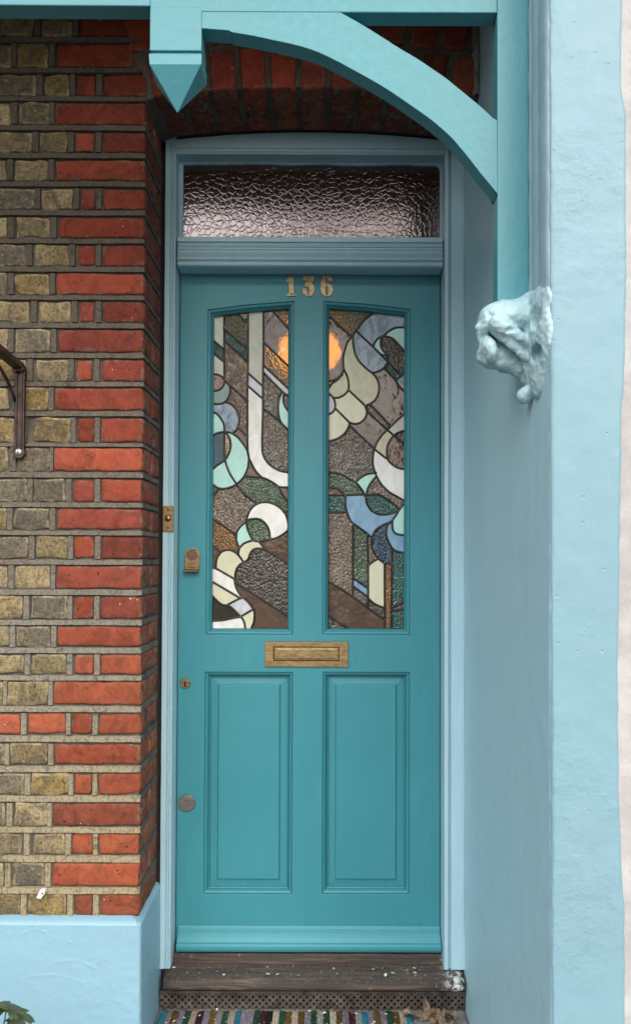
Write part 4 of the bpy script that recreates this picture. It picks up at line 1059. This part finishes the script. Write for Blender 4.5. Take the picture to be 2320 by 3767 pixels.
# crumpled leaf
lf = MB()
def crump(cx_, cy_, cz_, L_, W2, ang, seed):
    nu, nv = 14, 8; v = []
    for i in range(nu+1):
        u = i/nu
        for j in range(nv+1):
            w_ = (j/nv-.5)*2
            wid = W2*math.sin(math.pi*min(.97, max(.05, u)))**.7*(1+.35*noise.noise(Vector((u*6, seed, 1))))
            lx, ly = (u-.5)*L_, w_*wid*(.75)
            lz = .014*abs(w_)**1.5*math.sin(u*5+seed)+.012*fbm((u*3, w_*1.5, seed), 1.6, 3)+.012
            ca, sa = math.cos(ang), math.sin(ang)
            v.append((cx_+lx*ca-ly*sa, cy_+(lx*sa+ly*ca)*.8, cz_+max(0, lz)))
    lf.add(v, [(i*(nv+1)+j, (i+1)*(nv+1)+j, (i+1)*(nv+1)+j+1, i*(nv+1)+j+1) for i in range(nu) for j in range(nv)])
lx_ = X(1580, 2.24, 3720)
crump(lx_-.03, 2.255, zm-.004, .085, .022, .15, 1.0); crump(lx_+.022, 2.245, zm-.004, .07, .024, 1.1, 4.2); crump(lx_+.035, 2.22, zm-.004, .06, .02, -.6, 7.7); crump(lx_+.0, 2.262, zm+.004, .06, .016, 1.9, 9.1); crump(lx_+.058, 2.25, zm-.004, .05, .017, 2.2, 12.3)
lfo = lf.build('dried_leaf', [plain('dry brown leaf', (.16, .105, .065), .8, 0, .6, 120, c2=(.27, .19, .125))], None, smooth=True)
md = lfo.modifiers.new('thick', 'SOLIDIFY'); md.thickness = .0012
tag(lfo, 'crumpled dry brown leaf lying on the step beside the striped mat', 'leaf')

# ================================================================== door
door = empty('front_door', (X(1138, YD), YD, Z(3503, YD)), 'teal panelled front door with stained glass lights and brass fittings', 'door')
dx0, dx1 = xl1+.0035, xr0-.0035; dz0, dz1 = Z(3498, YD), Z(991, YD)
def q_(lst, Y=YD): return [(P(a, b, Y).x, P(a, b, Y).z) for a, b in lst]
LT = {'left': [(760, 2336), (1080, 2336), (1080, 1107.5), (918, 1120), (760, 1139)], 'right': [(1187, 2336), (1508, 2336), (1508, 1137), (1345, 1118), (1187, 1107.5)]}
def clean(k):
    p = q_(LT[k]); xl = (p[0][0]+p[4][0])/2; xr_ = (p[1][0]+p[2][0])/2; zb = (p[0][1]+p[1][1])/2
    return [(xl, zb), (xr_, zb), (xr_, p[2][1]), (p[3][0], p[3][1]), (xl, p[4][1])]
LTP = {k: clean(k) for k in LT}
def rect(x0, y0, x1, y1): a = P(x0, y1, YD); b = P(x1, y0, YD); return [(X(x0, YD, (y0+y1)/2), a.z), (X(x1, YD, (y0+y1)/2), a.z), (X(x1, YD, (y0+y1)/2), b.z), (X(x0, YD, (y0+y1)/2), b.z)]
LOW = [rect(751, 2473, 1076, 3289), rect(1185, 2473, 1506, 3289)]
bm = bmesh.new()
def loop(bm, pts, y):
    vs = [bm.verts.new((x, y, z)) for x, z in pts]; return [bm.edges.new((vs[i], vs[(i+1) % len(vs)])) for i in range(len(vs))]
es = loop(bm, [(dx0, dz0), (dx1, dz0), (dx1, dz1), (dx0, dz1)], YD)
for pl_ in list(LTP.values()) + LOW: es += loop(bm, pl_, YD)
bmesh.ops.triangle_fill(bm, use_beauty=True, use_dissolve=False, edges=es)
ext = bmesh.ops.extrude_face_region(bm, geom=list(bm.faces))
for g in ext['geom']:
    if isinstance(g, bmesh.types.BMVert): g.co.y += .042
bmesh.ops.recalc_face_normals(bm, faces=bm.faces)
me = bpy.data.meshes.new('stiles_and_rails'); bm.to_mesh(me); bm.free(); me.materials.append(M['door'])
o = bpy.data.objects.new('stiles_and_rails', me); COL.objects.link(o); o.parent = door; o.matrix_parent_inverse = Matrix.Translation(-door.location)
b_ = o.modifiers.new('bevel', 'BEVEL'); b_.width = .0012; b_.segments = 2; b_.limit_method = 'ANGLE'; b_.angle_limit = R(60)
# mouldings round the glazed lights: ovolo then a small bead against the glass
for k in ('left', 'right'):
    mm = MB()
    sweep_loop(mm, LTP[k], [(-.0005, YD+.001), (.0006, YD+.0050), (.0028, YD+.0050), (.0042, YD+.0012), (.0070, YD+.0018), (.0100, YD+.0050), (.0120, YD+.0105), (.0135, YD+.0125), (.0150, YD+.0118), (.0162, YD+.0140), (.0168, YD+.024), (.0165, YD+.034)])
    mm.build('glazing_moulding', [M['door']], door)
for r_ in LOW:
    mm = MB()
    sweep_loop(mm, r_, [(-.0005, YD+.001), (.0006, YD+.0055), (.0024, YD+.0055), (.0040, YD+.0015), (.0075, YD+.0030), (.0105, YD+.0085), (.0120, YD+.0135), (.0136, YD+.0105), (.0154, YD+.0115), (.0162, YD+.0200)])
    mm.build('panel_moulding', [M['door']], door)
    mm = MB()
    sweep_loop(mm, r_, [(.0150, YD+.0205), (.0165, YD+.0200), (.0375, YD+.0172), (.0410, YD+.0108), (.0418, YD+.0105)], cap=True)
    mm.build('raised_panel', [M['door']], door)
# weather bar
Yw = 2.352
prof = [(YD+.0005, Z(3404, YD)), (YD-.006, Z(3406, YD-.006)), (YD-.0085, Z(3412, YD)), (YD-.011, Z(3428, YD)), (YD-.019, Z(3450, YD-.02)), (YD-.028, Z(3468, YD-.028)), (YD-.034, Z(3474, YD-.034)), (YD-.0385, Z(3482, YD-.038)), (YD-.0385, Z(3494, YD-.038)), (YD-.035, Z(3502, YD-.035)), (YD-.030, Z(3503, YD-.03)), (YD+.0005, Z(3503, YD))]
MB().extr(prof, X(650, YD-.03, 3450), X(1621, YD-.03, 3450), 'x', closed=True, n=2).build('weather_bar', [paint('weather bar lightened teal', (.052, .252, .30), .36, .04, .15)], door, bevel=.0008)  # door teal lightened, light on the upward face put into the colour
# stained glass
for n_, c_ in OPAL.items(): M['o_'+n_] = opal(n_, *c_)
for n_, c_ in CLEAR.items():
    M['o_'+n_] = tex_glass(n_, c_, {'clear': .42, 'tan': .52, 'mauve': .42, 'smoke': .42}.get(n_, .55), {'mauve': .30, 'brown': .25, 'peach': .5}.get(n_, 1.0), scale={'mauve': 70, 'brown': 70, 'clear': 190, 'tan': 190, 'smoke': 190}.get(n_, 210), tr={'sea': (.05,.4,.35), 'amber': (.6,.3,.05), 'denim': (.05,.2,.4)}.get(n_))
YGL = YD+.026
for k, ox in (('left', 740), ('right', 1180)):
    g = GL[k]; a, warn, lf_ = pane_grid(g)
    if warn or lf_: print('glass', k, warn, lf_)
    names = sorted(set(c for _, _, c in g['seeds'])); H, W = a.shape; cell = 7.0
    gb = MB()
    def gp(x, y, Y): return P(ox+x/3.836, 1100+y/3.836, Y)
    for j in range(H):
        i = 0
        while i < W:
            if a[j, i] < 0: i += 1; continue
            s_ = i; n_ = a[j, i]
            while i < W and a[j, i] == n_: i += 1
            # split long runs for an even mesh
            gb.add([gp(s_*cell, (j+1)*cell, YGL), gp(i*cell, (j+1)*cell, YGL), gp(i*cell, j*cell, YGL), gp(s_*cell, j*cell, YGL)], [(0,1,2,3)], names.index(g['seeds'][n_][2]))
    go = gb.build('stained_glass', [M['o_'+n_] for n_ in names], door, recalc=False)
    lb = MB(); rnd = random.Random(3)
    for l in g['leads'] + [g['outline']+[g['outline'][0]]]:
        edge_ = l[0] == g['outline'][0] and len(l) == 5
        s_ = spline(l) if not edge_ else [p for a_, b_ in zip(l[:-1], l[1:]) for p in spline([a_, b_])] + [l[0]]
        hw_ = .0034 if not edge_ else .0030
        pts = [gp(x, y, YGL) for x, y in s_]; v = []
        for i, p in enumerate(pts):
            t = pts[min(i+1, len(pts)-1)]-pts[max(0, i-1)]; t = Vector((t.x, t.z)).normalized(); nn = Vector((-t.y, t.x))
            for s2, yy in ((-1, .001), (-.85, -.0012), (-.4, -.0026), (.4, -.0026), (.85, -.0012), (1, .001)):
                v.append((p.x+nn.x*hw_*s2, YGL-.0006+yy, p.z+nn.y*hw_*s2))
        lb.add(v, [(i*6+j, i*6+j+1, i*6+j+7, i*6+j+6) for i in range(len(pts)-1) for j in range(5)])
        if not edge_:
            for e in (0, -1):
                p = pts[e]; dome(lb, (p.x, p.z), .0040*rnd.uniform(.8, 1.15), YGL-.0002, .0033, 1 if rnd.random() < .35 else 0, n=10, k=3)
    lb.build('lead_came', [M['lead'], M['solder']], go, smooth=True)
# numerals
NUM = {1: [(150,312),(148,258),(175,238),(228,150),(325,150),(326,300),(332,560),(348,592),(385,622),(392,650),(155,650),(160,605),(200,585),(212,560),(208,315)],
 3: [(555,155),(825,158),(822,290),(768,335),(808,385),(830,460),(828,550),(795,620),(740,655),(680,662),(615,642),(560,590),(535,530),(535,465),(645,465),(648,520),(655,565),(712,568),(706,460),(690,428),(660,422),(620,438),(572,380),(610,335),(650,300),(668,278),(555,270)],
 6: [(1275,300),(1275,250),(1250,185),(1190,142),(1110,135),(1035,160),(995,235),(978,380),(985,520),(1035,620),(1130,660),(1220,640),(1272,560),(1282,480),(1255,400),(1200,342),(1145,325),(1098,318),(1093,235),(1120,200),(1143,235),(1146,302)]}
SCR = {1: [(268,200),(268,595)], 3: [(688,215),(683,605)], 6: [(1118,172),(1135,612)]}
def npt(a, b, Y=YD-.004): return (P(1030+a/6.574, 990+b/6.574, Y).x, P(1030+a/6.574, 990+b/6.574, Y).z)
for d_, pg in NUM.items():
    bm = bmesh.new(); es = loop(bm, [npt(*p) for p in pg], YD-.0035)
    if d_ == 6: es += loop(bm, [npt(*p) for p in [(1100,600),(1097,430),(1108,402),(1127,392),(1147,402),(1153,430),(1157,590),(1130,606)]], YD-.0035)
    bmesh.ops.triangle_fill(bm, use_beauty=True, use_dissolve=True, edges=es)
    ext = bmesh.ops.extrude_face_region(bm, geom=list(bm.faces))
    for g in ext['geom']:
        if isinstance(g, bmesh.types.BMVert): g.co.y += .0037
    bmesh.ops.recalc_face_normals(bm, faces=bm.faces)
    me = bpy.data.meshes.new('house_numeral'); bm.to_mesh(me); bm.free(); me.materials.append(M['brass_pale'])
    o = bpy.data.objects.new('house_numeral', me); COL.objects.link(o); o.parent = door; o.matrix_parent_inverse = Matrix.Translation(-door.location)
    o['label'] = 'pale brass numeral %d' % d_
    b_ = o.modifiers.new('bevel', 'BEVEL'); b_.width = .0006; b_.segments = 2; b_.limit_method = 'ANGLE'; b_.angle_limit = R(50)
    for s_ in SCR[d_]:
        c = npt(*s_); q = MB(); dome(q, c, .0030, YD-.0036, .0010, 0, 12, 3)
        q.box(c[0]-.0016, c[0]+.0016, YD-.0052, YD-.0045, c[1]-.0005, c[1]+.0005, 1); q.box(c[0]-.0005, c[0]+.0005, YD-.0053, YD-.0044, c[1]-.0016, c[1]+.0016, 1)
        sub('screw', q, [M['bronze'], M['black']], o)
# letter plate
Yl = YD-.006; a, b = P(973, 2453, Yl), P(1281, 2361, Yl); ia, ib = P(1005, 2431, Yl), P(1247, 2380, Yl)
po = [(a.x, a.z), (b.x, a.z), (b.x, b.z), (a.x, b.z)]; pi = [(ia.x, ia.z), (ib.x, ia.z), (ib.x, ib.z), (ia.x, ib.z)]
v = [(x, YD, z) for x, z in po] + [(x, Yl, z) for x, z in inset(po, .001)] + [(x, Yl, z) for x, z in inset(pi, -.0006)] + [(x, YD-.001, z) for x, z in pi]
lp = MB().add(v, [(r*4+i, r*4+(i+1) % 4, (r+1)*4+(i+1) % 4, (r+1)*4+i) for r in range(3) for i in range(4)]).build('letter_plate', [M['brass']], door)
MB().box(ia.x-.001, ib.x+.001, YD-.0012, YD-.0004, ia.z-.001, ib.z+.001).build('slot_shadow_gap', [M['black']], lp)
fl = MB(); pf = inset(pi, .0020)
sweep_loop(fl, pf, [(0, YD-.0013), (.0010, YD-.0022), (.0050, YD-.0026), (.0065, YD-.0032)], cap=True); fl.build('flap', [M['brass']], lp)
# cylinder pull (night latch)
def pth(a, b, Y=YD-.006): q = P(560+a/6.873, 1840+b/6.873, Y); return (q.x, q.z)
sh = [pth(822, 1690), pth(1200, 1690)] + [pth(1012+195*math.cos(t), 1390+185*math.sin(-t)) for t in [math.pi*i/14 for i in range(15)]]
cpl = MB().prism(sh, YD-.007, YD)
pr_ = [(YD-.006, pth(0, 1680)[1]), (YD-.009, pth(0, 1700)[1]), (YD-.008, pth(0, 1730)[1]), (YD-.014, pth(0, 1760)[1]), (YD-.022, pth(0, 1775)[1]), (YD-.024, pth(0, 1790)[1]), (YD-.021, pth(0, 1815)[1]), (YD-.006, pth(0, 1810)[1])]
cpl.extr(pr_, pth(818, 0)[0], pth(1195, 0)[0], 'x', closed=True)
cpo = cpl.build('cylinder_pull', [M['bronze']], door, bevel=.0012)
c = pth(1017, 1372); q = MB(); q.cyl(c, .0163, .0170, YD-.0085, YD-.006); q.cyl(c, .0138, .0140, YD-.0098, YD-.008); q.box(c[0]-.0012, c[0]+.0012, YD-.0103, YD-.0095, c[1]-.0105, c[1]-.0035, 1)
q.build('lock_cylinder', [brass('dark bronze', (.20, .13, .10), (.11, .07, .055), .35), M['black']], cpo, bevel=.0004)
# keyhole escutcheon
c = (X(685, YD), Z(2515.6, YD)); q = MB()
q.cyl(c, .0150, .0166, YD-.0035, YD, 32)
eo = q.build('keyhole_escutcheon', [M['bronze']], door, bevel=.0008)
q = MB(); q.cyl((c[0], c[1]+.0028), .0036, .0036, YD-.0041, YD-.003, 16, 0); q.prism([(c[0]-.0022, c[1]+.002), (c[0]+.0022, c[1]+.002), (c[0]+.0030, c[1]-.0095), (c[0]-.0030, c[1]-.0095)], YD-.00405, YD-.003, 0)
q.build('keyhole', [M['black']], eo)
# round lock rose
c = (X(694, YD), Z(2955, YD)); q = MB(); q.cyl(c, .0245, .0262, YD-.006, YD, 40)
ro = q.build('lock_rose', [M['steel']], door, bevel=.001)
q = MB(); q.cyl((c[0], c[1]+.0095), .0078, .0080, YD-.0078, YD-.005, 20); q.prism([(c[0]-.0045, c[1]+.006), (c[0]+.0045, c[1]+.006), (c[0]+.0045, c[1]-.012), (c[0]+.003, c[1]-.0148), (c[0]-.003, c[1]-.0148), (c[0]-.0045, c[1]-.012)], YD-.0076, YD-.005)
q.box(c[0]-.0008, c[0]+.0008, YD-.0084, YD-.0075, c[1]+.006, c[1]+.0135, 1)
q.build('lock_cylinder', [M['steel'], M['black']], ro, bevel=.0005)

# ================================================================== lamp in the hall
lampc = P(1142, 1328, 4.0)
lamp = empty('pendant_lamp', (lampc.x, 4.0, lampc.z), 'round orange glowing hall lamp seen through the stained glass', 'lamp')
lm = N('glowing orange shade'); em = lm.new('ShaderNodeEmission'); lm.set(em, Color=(1.0, .35, .0), Strength=2.0); lm.t.links.new(em.outputs[0], lm.out.inputs[0])
q = MB(); blob(q, lampc, (.148, .148, .100), 0, 4); q.build('lamp_shade', [lm.mat], lamp, smooth=True)
MB().tube([(lampc.x, 4.0, lampc.z+.11), (lampc.x, 4.0, 2.95)], .004).build('cord', [M['black']], lamp)

# ================================================================== iron bracket on the brick wall
bx = X(69, 2.08, 1500); hb = empty('iron_wall_bracket', (bx, 2.08, Z(1650, 2.08, 70)), 'rusty dark iron hanging bracket screwed to the yellow brickwork', 'bracket')
zt3, zb3 = Z(1345, 2.085, 75), Z(1660, 2.085, 75)
q = MB(); q.box(bx-.013, bx+.013, 2.085, 2.098, zb3-.006, zt3)
q.box(bx-.0085, bx-.0045, 2.081, 2.087, zb3+.006, zt3); q.box(bx+.0040, bx+.0085, 2.081, 2.087, zb3+.006, zt3)
q.cyl((bx, zb3-.004), .0155, .0155, 2.084, 2.098, 20)
q.build('back_plate', [M['iron']], hb, bevel=.002)
q = MB(); pa = Vector((bx, 2.085, zt3-.004)); pb = Vector((bx-.012, 1.70, zt3+.035))
n = 14; pts = [pa.lerp(pb, i/n) for i in range(n+1)]
v = []
for p in pts: v += [(p.x-.014, p.y, p.z-.008), (p.x+.014, p.y, p.z-.008), (p.x+.014, p.y, p.z+.008), (p.x-.014, p.y, p.z+.008)]
q.add(v, [(i*4+j, i*4+(j+1) % 4, (i+1)*4+(j+1) % 4, (i+1)*4+j) for i in range(n) for j in range(4)] + [(0,1,2,3), (n*4+3, n*4+2, n*4+1, n*4)])
q.cyl((bx+.006, zt3-.010), .009, .009, 2.070, 2.098, 16); q.cyl((bx-.008, zt3-.012), .008, .008, 2.072, 2.098, 16)
q.build('arm', [M['iron']], hb, bevel=.0025)
q = MB(); p0, p1, p2 = Vector((bx-.010, 2.083, Z(1475, 2.083, 50))), Vector((bx-.016, 2.03, Z(1360, 2.05, 30)+.0)), Vector((bx-.012, 1.86, zt3+.006))
q.tube([(1-t)**2*p0+2*t*(1-t)*p1+t*t*p2 for t in [i/16 for i in range(17)]], .0045)
q.build('brace', [M['iron']], hb, smooth=True)
q = MB(); dome(q, (bx, zb3-.002), .0088, 2.0835, .004, 0); q.box(bx-.0010, bx+.0010, 2.0788, 2.0800, zb3-.009, zb3+.005, 1); q.build('screw', [M['screw'], M['black']], hb)
# cable clip on the wall
c = P(158, 3287, 2.09); q = MB()
q.prism([(c.x-.016, c.z-.010), (c.x-.004, c.z-.013), (c.x+.006, c.z+.000), (c.x+.009, c.z+.009), (c.x+.003, c.z+.013), (c.x-.006, c.z+.010)], 2.085, 2.099)
q.cyl((c.x+.001, c.z+.002), .0026, .0026, 2.0842, 2.09, 12, 1)
tag(q.build('cable_clip', [plain('white plastic', (.72, .72, .70), .4), M['black']], None, bevel=.0015), 'small white plastic clip nailed into the lowest mortar joint', 'clip')

# ================================================================== plant by the plinth
px_ = X(-60, 1.86, 3800); plant = empty('leafy_plant', (px_, 1.86, 0), 'green lobed leafy plant growing in front of the sky blue plinth', 'plant')
gl = N('leaf green'); gl.bsdf(Base_Color=gl.mix(gl.ramp(gl.noise(60, 4), [(.35, 0.0), (.7, 1.0)]), (.045, .075, .03), (.10, .135, .055)), Roughness=.5, Specular_IOR_Level=.4, Normal=gl.bump(gl.noise(160, 4), .6, .002))
st = MB(); lv = MB()
def leaf(c, size, yaw, tilt, roll):
    Rm = Matrix.Rotation(yaw, 3, 'Z') @ Matrix.Rotation(tilt, 3, 'X') @ Matrix.Rotation(roll, 3, 'Y')
    out = []; n = 60
    for i in range(n):
        t = -math.pi + 2*math.pi*i/n
        lob = .50 + .50*abs(math.cos(2.5*t))**.8; lob *= (.55+.45*math.cos(t/2.0)) + .06*math.sin(t*17)
        if abs(t) > 2.75: lob *= .35
        out.append((math.sin(t)*lob*size, math.cos(t)*lob*size))
    v = [Rm @ Vector((0, 0, 0)) + c] + [Rm @ Vector((x, y, -.35*(x*x+y*y)/size + .05*size*math.cos(5*math.atan2(x, y)))) + c for x, y in out]
    lv.add(v, [(0, i+1, (i+1) % n+1) for i in range(n)])
rp = random.Random(11)
tips = [((25, 3712), 1.86, .055, .2, .9, .1), ((64, 3730), 1.90, .050, -.9, .55, .3), ((-30, 3700), 1.84, .06, .9, .8, 0), ((20, 3768), 1.83, .05, .4, .6, -.2), ((70, 3790), 1.92, .05, -.6, .7, .2), ((-20, 3790), 1.82, .06, 0, .6, 0), ((60, 3850), 1.84, .05, 0, .6, 0)]
for (pp_, Y, s_, yw, tl, rl) in tips:
    c = P(*pp_, Y); leaf(c, s_, yw, tl-.9, rl); b0 = Vector((px_+rp.uniform(-.02, .02), 1.86, 0))
    mid = b0.lerp(c, .6)+Vector((rp.uniform(-.02, .02), -.02, .03)); st.tube([(1-t)**2*b0+2*t*(1-t)*mid+t*t*c for t in [i/10 for i in range(11)]], [.0035-.002*i/10 for i in range(11)], 6)
for _ in range(26):
    z = rp.uniform(.08, .36); a_ = rp.uniform(0, 6.3); r_ = rp.uniform(.04, .13); c = Vector((px_+math.cos(a_)*r_-.03, 1.86+math.sin(a_)*r_*.7, z)); leaf(c, rp.uniform(.035, .055), a_, rp.uniform(-.6, .3), rp.uniform(-.4, .4))
    b0 = Vector((px_, 1.86, 0)); st.tube([b0, b0.lerp(c, .5)+Vector((0, 0, .02)), c], [.003, .002, .0012], 5)
st.build('stems', [plain('stem green', (.06, .08, .03), .6)], plant, smooth=True)
lo = lv.build('leaves', [gl.mat], plant, smooth=True)

for o_ in bpy.data.objects:
    if 'category' in o_ and 'kind' not in o_: o_['kind'] = 'thing'
